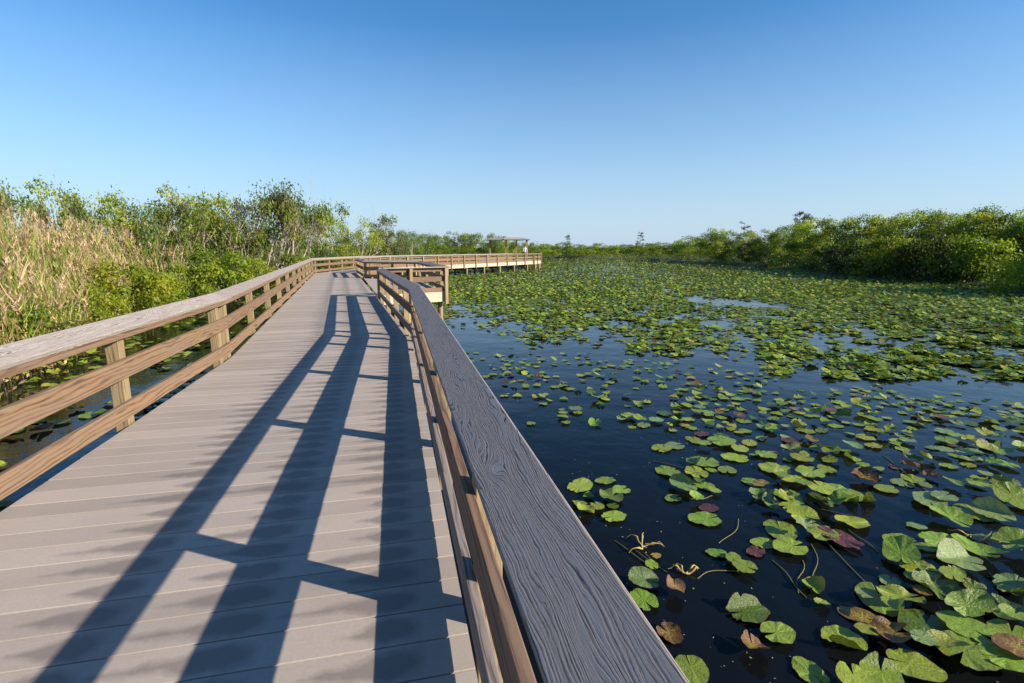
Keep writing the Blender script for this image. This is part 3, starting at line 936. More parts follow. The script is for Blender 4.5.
for px, py, rx, ry, n, sz in CLUST:
    for k in range(int(n * 1.5)):
        qx, qy = random.gauss(px, rx * 0.55), random.gauss(py, ry * 0.6)
        if qy < 352: continue
        x, y = ground(qx, qy, WATER_Z)
        rr_ = sz / 2 * random.uniform(0.6, 1.12) * 0.88
        if any((p[0] - x) ** 2 + (p[1] - y) ** 2 < (0.62 * (p[3] + rr_)) ** 2 for p in pads): continue
        look = mix_look(0.09)
        form = random.choices(['flat', 'cupped', 'curled', 'folded'], [0.62, 0.18, 0.11, 0.09])[0]
        put(x, y, rr_, look, form, tilt=random.uniform(0.1, 0.6) if form == 'curled' else None)

# water strip between the boardwalk and the reed bank
for k in range(3500):
    y = random.uniform(2.5, 30); 
    x = random.uniform(-17, -2.8)
    if float(pond_sd(x, y)) > -0.15 or edge_dist_walk(x, y): continue
    if x > -2.4 - 0.24 * y: continue
    if x < -4.5 - 0.9 * y or math.sin(x * 2.1) * math.sin(y * 1.7 + x) < -0.15: continue
    put(x, y, random.uniform(0.09, 0.15), random.choice([g_, g_, yg_, yg_, dg_, yb_]), random.choice(['flat', 'flat', 'cupped', 'curled']))

# the wide pad field: where it is dense is read off the photograph once and kept as places on the water
low = np.array([(430, 318), (470, 325), (520, 332), (560, 341), (600, 346), (640, 346), (700, 353), (755, 364), (800, 382), (850, 402), (900, 416), (960, 432), (1024, 446), (1100, 460)])
def field_density(qx, qy):
    yb = np.interp(qx, low[:, 0], low[:, 1])
    yb = yb + 6 * np.sin(qx * 0.05) + 5 * np.sin(qx * 0.13 + 1) + rng.normal(0, 1, len(qx)) * np.where(qx > 700, 10, 5)
    d = np.where(qy > yb, 0.04 * (qy < yb + 25), 1.0)
    soft = np.clip((yb - qy) / np.where(qx > 700, 80.0, 24.0), 0, 1)
    return d * (0.12 + 0.88 * soft)
n_try = 330000
fy = 1.0 / rng.uniform(1 / 130.0, 1 / 9.0, n_try)          # even in picture height
fx = rng.uniform(-0.35, 1.12, n_try) * fy
sdv = pond_sd(fx, fy)
dz = WATER_Z - CAM_H
dep = fy * math.cos(PITCH) - dz * math.sin(PITCH)
qx = 512 + F_PX * fx / dep
qy = 341.5 + F_PX * (-fy * math.sin(PITCH) - dz * math.cos(PITCH)) / dep
# smooth lumps of open water
def lump(x, y):
    return (np.sin(x * 1.9 + 1.3 * np.sin(y * 0.9)) * np.sin(y * 1.5 + 1.1 * np.sin(x * 1.2 + 2)) +
            0.6 * np.sin(x * 4.3 + y * 1.7 + 1) * np.sin(y * 3.9 - x * 2.1) + 0.4 * np.sin(x * 8.1 + 2 * y) * np.sin(y * 7.3 - x))
lm = lump(fx, fy)
dens = field_density(qx, qy)
lm = lm * 0.55 + 0.55 * np.sin(fx * 6.1 + 2 * np.sin(fy * 3.1)) * np.sin(fy * 5.3 + fx * 2) + rng.normal(0, 0.2, n_try)
gapc = 0.8 - 0.78 * np.clip((qy - 282) / 45, 0, 1)           # gaps grow towards the camera
keep = (sdv < -0.2) & (dens > 0) & (rng.uniform(0, 1, n_try) < dens)
keep &= ~((lm < -gapc + 0.15) & (qy > 280))
# even ground density: thin the near ones, the sampling above is even in the picture
pw = np.clip((fy / 26.0), 0.0, 1.0) ** 0.9
keep &= rng.uniform(0, 1, n_try) < np.maximum(pw, 0.36) * np.where(fy < 22, 0.8, 1.0)
# open channels
def chan(x0, y0, x1, y1, w):
    ex, ey = x1 - x0, y1 - y0
    k = np.clip(((qx - x0) * ex + (qy - y0) * ey) / (ex * ex + ey * ey), 0, 1)
    return np.hypot((qx - x0 - k * ex) * 0.35, (qy - y0 - k * ey)) < w * (0.75 + 0.25 * np.sin(qx * 0.21))
keep &= ~(chan(668, 290, 690, 299, 2.0) | chan(692, 299, 782, 307, 4.2) | chan(820, 340, 855, 338, 4) | chan(900, 346, 930, 336, 4) | chan(930, 350, 975, 352, 3.5))
# in the shade pool at the right bank pads are few
walkmask = np.zeros(n_try, bool)
for pl in DECKS:
    ok = np.ones(n_try, bool)
    for i in range(4):
        a, b = pl[i], pl[(i + 1) % 4]
        ok &= ((b[0] - a[0]) * (fy - a[1]) - (b[1] - a[1]) * (fx - a[0])) > 0
    walkmask |= ok
keep &= ~walkmask
keep &= (qx > 400) | (fy > 30)
fx, fy, qx, qy, dep = fx[keep], fy[keep], qx[keep], qy[keep], dep[keep]
keep2 = ~((fx < -0.12 * fy) & (fy < 15))
fx, fy, qx, qy, dep = fx[keep2], fy[keep2], qx[keep2], qy[keep2], dep[keep2]
nf = len(fx)
frad = rng.uniform(0.07, 0.12, nf) * np.interp(fy, [9, 30, 100], [0.92, 0.9, 1.5])
ftilt = np.where(rng.uniform(0, 1, nf) < np.where(fy < 24, 0.3, 0.34), rng.uniform(0.12, 0.6, nf) * np.where(fy < 24, 0.7, 1.0), rng.uniform(0, 0.07, nf))
cand = sorted(range(nf), key=lambda i: -(frad[i] / dep[i]) * (0.3 + ftilt[i]))

# the 300 that show largest are objects of their own
def size_seen(p):
    q = project(p[0], p[1], p[2])
    if q[2] < 0.3 or not (-10 < q[0] < 1034 and -10 < q[1] < 700): return 0
    s = p[3] / q[2]
    # hidden below the right rail cap or under the deck
    t = Vector((p[0], p[1])).dot(N1)
    if p[0] > -2 and q[0] < 484 + (q[1] - 380) * 0.69 and q[1] > 330: return s * 0.05
    return s
expl = sorted(pads, key=lambda p: -size_seen(p))
n_ind = 300
solo, rest = expl[:n_ind], expl[n_ind:]
cols = {g_: (0.24, 0.31, 0.025), dg_: (0.11, 0.17, 0.015), pg_: (0.30, 0.35, 0.11), yg_: (0.37, 0.40, 0.035), yb_: (0.36, 0.25, 0.05), mr_: (0.11, 0.04, 0.035), br_: (0.27, 0.15, 0.06)}

def place_pad(me, p, name='lily_pad'):
    o = link_mesh(name, me)
    x, y, z, r, yaw, tilt, td, look, form = p
    rot = Matrix.Rotation(tilt, 4, Vector((math.cos(td), math.sin(td), 0))) @ Matrix.Rotation(yaw, 4, 'Z')
    o.matrix_world = Matrix.Translation((x, y, z)) @ rot @ Matrix.Diagonal((r * random.uniform(0.92, 1.1), r * random.uniform(0.82, 1.1), r * random.uniform(0.7, 1.4), 1))
    return o
ORD = ['first', 'second', 'third', 'fourth', 'fifth', 'sixth', 'seventh', 'eighth', 'ninth', 'tenth', 'eleventh', 'twelfth', 'thirteenth', 'fourteenth', 'fifteenth', 'sixteenth', 'seventeenth', 'eighteenth', 'nineteenth', 'twentieth']
WORD = {'flat': 'flat', 'cupped': 'cupped', 'curled': 'curled-up', 'folded': 'half-folded'}
# label: row of pads counted up from the picture's bottom edge, then place outward from the handrail
info = []
for p in solo:
    q = project(p[0], p[1], p[2])
    info.append([p, q[0], q[1]])
left_side = [i for i in info if i[0][0] < -2]
pond_side = sorted([i for i in info if i[0][0] >= -2], key=lambda i: -i[2])
row = 17
def add_pad(p, label):
    x, y, z, r, yaw, tilt, td, look, form = p
    me = pad_mesh(look, form, int(abs(x * 37 + y * 91)) % 9)
    o = place_pad(me, p)
    tag(o, label, 'lily pad', 'lily pads floating on the pond')
    return o
for k in range(0, len(pond_side), row):
    band = sorted(pond_side[k:k + row], key=lambda i: i[1])
    for j, i in enumerate(band):
        look, form = i[0][7], i[0][8]
        add_pad(i[0], f"{look.replace(' and brown', '')} {WORD[form]} lily pad, {ORD[j]} from the handrail in the {ORD[k // row]} pad row up")
ls = sorted(left_side, key=lambda i: -i[2])
for j, i in enumerate(ls):
    add_pad(i[0], f"{i[0][7]} {WORD[i[0][8]]} lily pad behind the sunlit railing, number {j + 1} going away")

# leaf stalks trailing in the dark water near the handrail
def tube_mesh(paths, mat, sides=5, name='stem', colour=None):
    V, F = [], []
    C = []
    for pts, rad in paths:
        base = len(V)
        for i, p in enumerate(pts):
            p = Vector(p)
            a = Vector(pts[max(i - 1, 0)]); b = Vector(pts[min(i + 1, len(pts) - 1)])
            d = (b - a).normalized()
            u = d.cross(Vector((0, 0, 1))) if abs(d.z) < 0.95 else d.cross(Vector((1, 0, 0)))
            u.normalize(); v = d.cross(u)
            for k in range(sides):
                an = 2 * PI * k / sides
                V.append(tuple(p + (u * math.cos(an) + v * math.sin(an)) * rad[i]))
        for i in range(len(pts) - 1):
            for k in range(sides):
                a = base + i * sides + k; b = base + i * sides + (k + 1) % sides
                F.append((a, b, b + sides, a + sides))
    return np_mesh(name, np.array(V), [np.array(F)], mat, smooth=True)
STALKS = [((783,505),(884,598)) , ((880,455),(940,500)), ((735,570),(695,578)), ((775,480),(812,508)), ((655,462),(690,470)), ((722,545),(740,520)), ((812,545),(816,585)), ((800,560),(801,595)), ((630,548),(665,572)), ((645,552),(655,565)), ((850,530),(875,552)), ((820,510),(866,520)), ((690,500),(715,497)), ((770,560),(810,600)), ((612,540),(655,570))]
for k, (a, b) in enumerate(STALKS):
    x0, y0 = ground(*a, WATER_Z); x1, y1 = ground(*b, WATER_Z)
    pts = []
    for i in range(9):
        f = i / 8
        wob = 0.02 * math.sin(f * 5 + k)
        pts.append((x0 + (x1 - x0) * f + wob, y0 + (y1 - y0) * f - wob, WATER_Z + 0.004 + 0.008 * math.sin(f * PI)))
    o = link_mesh('leaf_stalk', tube_mesh([(pts, [0.0035] * 9)], STEM, name='leaf_stalk'))
    tag(o, f"thin olive leaf stalk trailing on dark water, number {k + 1} of the scattered stalks", 'leaf stalk', 'leaf stalks trailing on the water')
# withered, tangled leaf remains beside the cap rail
def withered(px, py, seed, s):
    r = random.Random(seed)
    cx, cy = ground(px, py, WATER_Z)
    paths = []
    for k in range(5):
        a = r.uniform(0, 2 * PI); pts = []; x, y, z = cx, cy, WATER_Z + 0.01
        for i in range(7):
            pts.append((x, y, z)); a += r.uniform(-0.7, 0.7)
            x += math.cos(a) * s; y += math.sin(a) * s; z = WATER_Z + 0.01 + 0.05 * math.sin(i / 6 * PI) * r.random()
        paths.append((pts, [0.007 - 0.0007 * i + 0.004 * (i == 3) for i in range(7)]))
    return tube_mesh(paths, PAD[br_] if seed % 2 else STRAW, name='withered_plant')
STRAW = plain('straw', (0.42, 0.30, 0.10))
for k, (px, py, s) in enumerate(((642, 548, .03), (686, 575, .022), (975, 538, .03))):
    o = link_mesh('withered_plant', withered(px, py, k * 2 + 2, s))
    tag(o, ['tangle of withered golden stems floating close to the handrail', 'small withered golden bud floating on black water', 'withered stems among glossy pads at the pond edge'][k], 'water plant')

# small floating bits: seeds, torn leaf, scum flecks
def bits():
    r = np.random.default_rng(77)
    n = 2600
    y = 1.0 + 14 * r.uniform(0, 1, n) ** 1.3; x = r.uniform(-0.2, 1.0, n) * (y + 1)
    cl = np.sin(x * 3 + 2 * np.sin(y * 2)) * np.sin(y * 2.6 + x) + r.normal(0, 0.3, n)
    ok = (cl > 0.25) & (x > -0.22 * y + 0.5); x, y = x[ok], y[ok]; n = len(x)
    sz = r.uniform(0.003, 0.011, n); a = r.uniform(0, 2 * PI, n)
    P = np.stack([x, y, np.full(n, WATER_Z + 0.004)], -1)
    e = np.stack([np.cos(a), np.sin(a), r.uniform(-0.05, 0.05, n)], -1) * sz[:, None]; f = np.stack([-np.sin(a), np.cos(a), r.uniform(0, 0.2, n)], -1) * (sz * r.uniform(0.3, 0.9, n))[:, None]
    V = np.stack([P - e, P + f, P + e, P - f], 1).reshape(-1, 3)
    c = np.array([(0.25, 0.28, 0.06), (0.35, 0.27, 0.12), (0.14, 0.18, 0.04), (0.3, 0.3, 0.25)])[r.integers(0, 4, n)]
    return np_mesh('floating_bits', V, [np.arange(n * 4).reshape(n, 4)], PAD_FAR, vcol=np.repeat(c, 4, axis=0))
o = link_mesh('floating_debris', bits())
tag(o, 'tiny leaf scraps and flecks floating on the dark water', 'debris', kind='stuff')

# the remaining pads as one mass
def field_mesh():
    Vs, Ts, Cs = [], [], []
    base = 0
    seg = 7
    th = np.linspace(0.25, 2 * PI - 0.25, seg)
    arr = [(p[0], p[1], p[2], p[3], p[4], p[5], p[6], cols[p[7]]) for p in rest]
    n = len(arr)
    X = np.concatenate([[a[0] for a in arr], fx]); Y = np.concatenate([[a[1] for a in arr], fy])
    Rr = np.concatenate([[a[3] for a in arr], frad]); YA = np.concatenate([[a[4] for a in arr], rng.uniform(0, 2 * PI, nf)])
    TI = np.concatenate([[a[5] for a in arr], ftilt]); TD = np.concatenate([[a[6] for a in arr], rng.uniform(0, 2 * PI, nf)])
    Z = WATER_Z + 0.006 + rng.uniform(0, 0.015, len(X)) + np.sin(TI) * Rr * 0.8 + np.where(TI > 0.3, rng.uniform(0, 0.08, len(X)), 0)
    pal = np.array([cols[g_], cols[g_], cols[g_], cols[dg_], cols[dg_], cols[yg_], cols[yg_], cols[pg_], cols[yb_], cols[br_], cols[mr_]])
    pr = np.array([.2, .16, .12, .06, .06, .13, .1, .1, .035, .025, .01]); pr = pr / pr.sum()
    CF = pal[rng.choice(len(pal), nf, p=pr)] * rng.uniform(0.75, 1.25, (nf, 1))
    C = np.concatenate([np.array([a[7] for a in arr]).reshape(-1, 3), CF])
    m = len(X)
    asp = rng.uniform(0.7, 0.95, m)
    curl = rng.uniform(-0.1, 0.45, m)
    P = np.zeros((m, seg + 1, 3))
    for j in range(seg):
        rr = 1 + 0.12 * np.sin(th[j] * 3 + YA)
        P[:, j + 1, 0] = np.cos(th[j]) * rr; P[:, j + 1, 1] = np.sin(th[j]) * asp * rr; P[:, j + 1, 2] = curl * (0.5 + 0.5 * math.cos(2 * th[j]))
    P[:, 0, 0] = 0.2
    P *= Rr[:, None, None]
    c, s = np.cos(YA), np.sin(YA)
    x = P[..., 0] * c[:, None] - P[..., 1] * s[:, None]; y = P[..., 0] * s[:, None] + P[..., 1] * c[:, None]; z = P[..., 2]
    # tilt about the axis (cos TD, sin TD)
    ax, ay = np.cos(TD)[:, None], np.sin(TD)[:, None]
    ct, stt = np.cos(TI)[:, None], np.sin(TI)[:, None]
    dot = x * ax + y * ay
    cx_, cy_, cz_ = ay * z, -ax * z, ax * y - ay * x
    xr = x * ct + cx_ * stt + ax * dot * (1 - ct); yr = y * ct + cy_ * stt + ay * dot * (1 - ct); zr = z * ct + cz_ * stt
    zr = np.maximum(zr + Z[:, None], WATER_Z + 0.002)
    V = np.stack([xr + X[:, None], yr + Y[:, None], zr], -1).reshape(-1, 3)
    b = np.arange(m) * (seg + 1)
    T = np.concatenate([np.stack([b, b + 1 + j, b + 2 + j], -1) for j in range(seg - 1)])
    return np_mesh('lily_pad_field', V, [T], PAD_FAR, vcol=np.repeat(C, seg + 1, axis=0))
o = link_mesh('lily_pad_field', field_mesh())
tag(o, 'dense carpet of small green and yellowish lily pads across the far pond', 'lily pads', kind='stuff')

# ---------------------------------------------------------------- foliage
def leaf_cloud(C, n_each, spread, size, tones, r, up=0.3, vary=0.25):
    """C (m,3) clump centres -> leaf quads"""
    m = len(C)
    idx = np.repeat(np.arange(m), n_each)
    n = len(idx)
    P = C[idx] + r.normal(0, 1, (n, 3)) * spread
    d = r.normal(0, 1, (n, 3)); d[:, 2] += up; d /= np.linalg.norm(d, axis=1)[:, None]
    e = np.cross(d, r.normal(0, 1, (n, 3))); e /= np.linalg.norm(e, axis=1)[:, None]
    f = np.cross(d, e)
    L = size * r.uniform(0.6, 1.3, n)[:, None]; W = L * 0.42
    V = np.stack([P - e * L, P + f * W, P + e * L, P - f * W], 1).reshape(-1, 3)
    q = np.arange(n * 4).reshape(n, 4)
    t = np.asarray(tones)
    pick = r.integers(0, len(t), m)
    col = t[pick][idx] * (1 + r.uniform(-vary, vary, (n, 1)))
    return V, q, np.repeat(np.clip(col, 0.002, 1), 4, axis=0)

def lobes(r, centres, radii, n, size, tones, flat=0.8, vary=0.22, shell=0.16):
    """leaves over the outer shell of many small domes, facing outward"""
    centres = np.asarray(centres); radii = np.asarray(radii)
    w = radii ** 2; pick = r.choice(len(centres), n, p=w / w.sum())
    d = r.normal(0, 1, (n, 3)); d[:, 2] = np.where(r.uniform(0, 1, n) < 0.75, np.abs(d[:, 2]), d[:, 2]); d /= np.linalg.norm(d, axis=1)[:, None]
    rad = radii[pick] * (1 + r.normal(0, shell, n)) * (1 + 0.22 * np.sin(d[:, 0] * 7 + pick) * np.sin(d[:, 1] * 6 + d[:, 2] * 5 + pick))
    P = centres[pick] + d * rad[:, None] * np.array([1, 1, flat])
    nrm = d + r.normal(0, 0.55, (n, 3)); nrm[:, 2] += 0.25; nrm /= np.linalg.norm(nrm, axis=1)[:, None]
    e = np.cross(nrm, r.normal(0, 1, (n, 3))); e /= np.linalg.norm(e, axis=1)[:, None]
    f = np.cross(nrm, e)
    L = size * r.uniform(0.6, 1.35, n)[:, None]; W = L * 0.5
    V = np.stack([P - e * L, P + f * W, P + e * L, P - f * W], 1).reshape(-1, 3)
    t = np.asarray(tones); lt = t[r.integers(0, len(t), len(centres))][pick]
    col = lt * (1 + r.uniform(-vary, vary, (n, 1)))
    return V, np.arange(n * 4).reshape(n, 4), np.repeat(np.clip(col, 0.002, 1), 4, axis=0)

def grow(r, height, stems, lean, levels, thick, wiggle=0.12):
    """list of tapered limbs and the tips that carry leaves"""
    limbs, tips = [], []
    def limb(p, d, L, rad, lv):
        n = 5; pts = [p.copy()]; rr = [rad]
        for i in range(1, n + 1):
            d = d + r.normal(0, wiggle, 3); d[2] += 0.04; d /= np.linalg.norm(d)
            p = p + d * L / n
            pts.append(p.copy()); rr.append(rad * (1 - 0.6 * i / n))
        limbs.append((pts, rr))
        if lv > 0:
            for k in range(r.integers(2, 4)):
                i = r.integers(2, n + 1)
                s = r.normal(0, 1, 3); s[2] = abs(s[2]) * 0.6
                nd = d * 0.75 + s / np.linalg.norm(s) * 0.8; nd /= np.linalg.norm(nd)
                limb(pts[i].copy(), nd, L * r.uniform(0.5, 0.75), rr[i] * 0.7, lv - 1)
        else:
            tips.extend(pts[2:])
        if lv <= 1: tips.append(pts[-1])
    for k in range(stems):
        a = r.uniform(0, 2 * PI)
        d = np.array([math.cos(a) * lean, math.sin(a) * lean, 1.0]); d /= np.linalg.norm(d)
        limb(np.array([math.cos(a) * 0.12, math.sin(a) * 0.12, -0.3]), d, height * r.uniform(0.42, 0.62), thick * r.uniform(0.7, 1.1), levels)
    return limbs, np.array(tips)

GREENS = np.array([(0.13, 0.18, 0.025), (0.09, 0.14, 0.02), (0.17, 0.22, 0.027), (0.065, 0.105, 0.017), (0.14, 0.16, 0.035)])
BRIGHT = np.array([(0.26, 0.31, 0.02), (0.19, 0.25, 0.02), (0.31, 0.34, 0.03), (0.13, 0.18, 0.015)])
OLIVE = np.array([(0.12, 0.115, 0.045), (0.09, 0.10, 0.035), (0.16, 0.13, 0.07), (0.07, 0.10, 0.025), (0.20, 0.15, 0.10)])
DARK = np.array([(0.06, 0.085, 0.02), (0.075, 0.10, 0.03), (0.045, 0.07, 0.015)])

PROTO = {}
def proto(kind, v):
    """unit-height plants: (trunk mesh, crown mesh)"""
    key = (kind, v)
    if key in PROTO: return PROTO[key]
    r = np.random.default_rng(hash_(kind, v))
    if kind == 'airy':
        limbs, tips = grow(r, 1.0, 5, 0.75, 3, 0.032)
        tips = tips[r.uniform(0, 1, len(tips)) < 0.8]
        T = [GREENS, np.vstack([OLIVE, GREENS[:2]]), BRIGHT, np.vstack([OLIVE, BRIGHT[:2], GREENS[:2]])][v % 4]
        tips = tips[tips[:, 2] < np.percentile(tips[:, 2], 92)]
        C = tips[r.choice(len(tips), min(len(tips), 150), replace=False)]
        V, q, c = lobes(r, C, r.uniform(0.045, 0.10, len(C)), 5400, 0.0135, T * 1.3, shell=0.28)
    elif kind == 'bare':
        limbs, tips = grow(r, 1.0, 3, 0.4, 3, 0.02)
        tips = tips[r.uniform(0, 1, len(tips)) < 0.35]
        V, q, c = leaf_cloud(tips, 5, (0.04, 0.04, 0.03), 0.014, OLIVE, r)
    elif kind == 'dense':
        limbs, tips = grow(r, 1.0, 6, 0.75, 2, 0.02)
        m = 150
        a = r.uniform(0, 2 * PI, m); h = r.uniform(0.12, 1.0, m) ** 0.8
        rad = 0.62 * np.sqrt(np.clip(1 - ((h - 0.42) / 0.62) ** 2, 0, 1)) * r.uniform(0.55, 1.05, m)
        rad *= 1 + 0.22 * np.sin(a * 3 + v)
        C = np.stack([np.cos(a) * rad, np.sin(a) * rad, h * (0.9 + 0.1 * np.sin(a * 2 + v))], -1)
        T = [np.vstack([BRIGHT, GREENS[:2]]), GREENS, np.vstack([GREENS, BRIGHT[:2]]), np.vstack([BRIGHT, BRIGHT, OLIVE[:1]])][v % 4]
        m = 26
        a = r.uniform(0, 2 * PI, m); h = np.concatenate([r.uniform(0.12, 0.55, 12), r.uniform(0.45, 0.86, 14)])
        rad = np.where(h > 0.5, 0.42, 0.55) * r.uniform(0.2, 1.0, m)
        C = np.stack([np.cos(a) * rad, np.sin(a) * rad, h], -1)
        V, q, c = lobes(r, C, r.uniform(0.10, 0.20, m), 7000, 0.017, T * 1.2)
    elif kind == 'shrub':
        limbs, tips = grow(r, 0.9, 7, 0.7, 2, 0.012)
        m = 80
        a = r.uniform(0, 2 * PI, m); h = r.uniform(0.02, 0.95, m)
        rad = 0.6 * np.sqrt(np.clip(1 - ((h - 0.3) / 0.72) ** 2, 0, 1)) * r.uniform(0.4, 1.1, m)
        C = np.stack([np.cos(a) * rad, np.sin(a) * rad, h], -1)
        T = [BRIGHT, GREENS, np.vstack([BRIGHT[:2], GREENS[:1]]), DARK][v % 4]
        m = 22
        C = C[:m]; V, q, c = lobes(r, C * np.array([0.8, 0.8, 0.85]), r.uniform(0.12, 0.22, m), 3000, 0.03, T, shell=0.28)
    elif kind == 'cypress':
        pts = [np.array([0, 0, -0.1 + 1.1 * i / 8]) + r.normal(0, 0.006, 3) for i in range(9)]
        limbs = [(pts, [0.018 * (1 - 0.1 * i) for i in range(9)])]; tips = []
        for k in range(22):
            h = r.uniform(0.45, 0.98); a = r.uniform(0, 2 * PI); L = 0.28 * (1.15 - h) + 0.05
            p0 = np.array([0, 0, h]); p1 = p0 + np.array([math.cos(a) * L, math.sin(a) * L, 0.03])
            limbs.append(([p0, (p0 + p1) / 2, p1], [0.005, 0.004, 0.002])); tips += [p1, (p0 + p1 * 2) / 3]
        V, q, c = leaf_cloud(np.array(tips), 26, (0.03, 0.03, 0.015), 0.016, DARK, r)
    k1 = 1.0 / np.percentile(V[:, 2], 99.85); V = V * np.array([1, 1, k1])
    limbs = [([np.array(p) * np.array([1, 1, k1]) for p in a], b) for a, b in limbs]
    tm = tube_mesh([([tuple(p) for p in a], b) for a, b in limbs], BARK if kind in ('airy', 'bare') else SHADE_BARK, 5, name=kind + '_trunk')
    cm = np_mesh(kind + '_crown', V, [q], LEAF, vcol=c)
    PROTO[key] = (tm, cm)
    return PROTO[key]

def plant(kind, v, x, y, h, wide, name, label, cat, group, z=WATER_Z + 0.05):
    tm, cm = proto(kind, v)
    root = empty(name, (x, y, z))
    root.rotation_euler = (0, 0, random.uniform(0, 2 * PI))
    root.scale = (h * wide, h * wide * random.uniform(0.9, 1.1), h)
    tag(root, label, cat, group)
    link_mesh('trunk', tm, root)
    link_mesh('crown', cm, root)
    return root

def at(px, ytop, Z, zbase=WATER_Z + 0.05):
    """x for a pixel column at depth Z and the height that makes its top reach ytop"""
    x = (px - 512) / 520.5 * Z
    zt = CAM_H + (248 - ytop) / 520.5 * Z * 1.0
    return x, zt - zbase

# trees on the left bank: column, top row, depth, kind, variant, width
LT = [(40,184,23,'airy',3,.62),(70,208,24,'airy',1,.8),(100,186,25,'airy',2,1.05),(122,199,26,'airy',0,1.0),(145,189,28,'bare',0,1.0),(163,196,28,'airy',1,1.0),(190,203,30,'airy',0,1.0),(212,190,31,'airy',2,1.0),(232,198,31,'airy',1,.9),
      (252,192,33,'airy',0,1.0),(272,187,34,'airy',3,1.0),(286,189,35,'bare',1,1.0),(302,200,37,'airy',1,1.0),(318,203,40,'airy',0,1.0),(338,214,44,'airy',2,1.0),(352,222,46,'bare',2,1.0),(372,214,50,'airy',1,1.15),(390,225,54,'airy',3,1.0),(403,230,58,'dense',1,.7),(418,231,62,'airy',0,1.3),(437,235,66,'dense',2,.7)]
for k, (px, yt, Z, kind, v, wd) in enumerate(LT):
    x, h = at(px, yt, Z)
    nm = {'airy': 'pond_tree', 'bare': 'bare_tree', 'dense': 'pond_tree'}[kind]
    look = {'airy': ['airy green', 'olive-brown', 'bright green', 'dull olive'][v % 4], 'bare': 'half-bare grey', 'dense': 'rounded dark green'}[kind]
    plant(kind, v, x, y=Z, h=h, wide=wd * 0.8, name=nm, label=f"{look} tree behind the reeds, {ORD[k] if k < 20 else 'last'} along the left bank going away", cat='tree', group='trees behind the reed bank')
# treeline behind the far boardwalk
MT = [(400,239,80,0),(424,233,82,2),(443,234,80,1),(458,231,84,0),(474,233,84,3),(488,232,86,1),(498,235,84,2),(512,238,90,0),(530,241,92,1),(545,243,100,2),(410,240,70,1)]
for k, (px, yt, Z, v) in enumerate(MT):
    x, h = at(px, yt + 1, Z)
    plant('dense', v, x, Z, h, 0.95, 'woodland_tree', f"{['yellowish', 'mid green', 'leafy green', 'bright green'][v]} rounded tree beyond the far boardwalk, {ORD[k]} of the treeline there", 'tree', 'treeline beyond the far boardwalk')
# low shrubs at the far shore
FT = [(552,244,112),(566,242,118),(580,244,124),(596,243,126),(612,245,128),(628,244,124),(641,244,120),(655,243,112),(668,242,104),(682,240,98),(694,236,92)]
for k, (px, yt, Z) in enumerate(FT):
    x, h = at(px, yt, Z)
    plant('dense', k % 4, x, Z, h, 1.6, 'shore_bush', f"low {['yellow-green', 'green', 'leafy', 'bright'][k % 4]} bush on the distant shore, {ORD[k]} outward from the far boardwalk", 'bush', 'low bushes on the distant shore')
# right bank
RT = [(700,232,84,2,1.0),(712,227,84,0,1.0),(727,229,78,1,1.1),(742,232,74,3,1.1),(757,229,72,0,1.0),(772,226,70,2,1.1),(786,221,66,1,1.0),(800,219,62,0,1.0),(815,217,57,3,1.0),(830,219,54,1,1.0),(843,214,54,2,1.0),(858,217,50,3,1.0),(872,211,50,0,1.0),(888,215,45,1,1.0),(903,210,46,2,1.0),(918,213,42,3,1.0),(932,209,43,1,1.0),(948,211,40,0,1.0),(962,206,41,2,.9),(978,212,38,3,1.0),(992,209,38,1,.9),(1006,212,36,0,1.0),(1022,209,35,2,1.0),(1040,210,34,1,1.0),(1062,212,32,3,1.0)]
for k, (px, yt, Z, v, wd) in enumerate(RT):
    x, h = at(px, yt + 1, Z)
    x += 1.2
    lab = ORD[k] if k < 20 else f"{['fifth', 'fourth', 'third', 'second'][k - 20]} from the last" if k < 24 else 'last'
    plant('dense', v, x, Z, h, wd * 0.85, 'mangrove_tree', f"{['sunlit yellow-green', 'deep green', 'green', 'bright yellow'][v]} crowned right bank tree, {lab} coming from the distant shore", 'tree', 'trees on the right bank')
RS = [(722,245,76),(745,247,70),(768,246,63),(790,243,57),(812,242,50),(835,240,45),(858,240,41.5),(880,238,39.5),(905,236,38.5),(930,234,36.5),(955,236,34.5),(980,238,33.2)]
for k, (px, yt, Z) in enumerate(RS):
    x, h = at(px, yt - 3, Z)
    sdq = float(pond_sd(x, Z)); 
    x = x + max(0, 1.2 - sdq)
    plant('shrub', [1, 3, 1, 2][k % 4], x, Z, h, 1.05, 'bank_shrub', f"dark shaded shrub at the water's edge under the right bank trees, {ORD[k]} coming nearer", 'shrub', 'shaded shrubs at the right water edge')
x, h = at(1012, 258, 26.2)
plant('shrub', 0, x, 26.2, h, 0.8, 'bank_shrub', 'sunlit leafy shrub standing out from the right bank into the pond', 'shrub', None)
x, h = at(1040, 250, 27.5)
plant('shrub', 2, x, 27.5, h, 1.0, 'bank_shrub', 'green shrub at the picture edge behind the sunlit one', 'shrub', None)
for k, (tx, ty, th) in enumerate(((29.2, 25.2, 4.8), (31.5, 23.6, 5.6), (34, 22.4, 5.8), (36.5, 21.4, 5.6), (34.5, 25.5, 6.0), (39, 20.4, 5.8))):
    plant('dense', k % 4, tx, ty, th, 0.9, 'mangrove_tree', f"{ORD[k]} of the trees beyond the sunlit pond-side shrub, shading the pads on the right", 'tree', 'trees on the right bank')
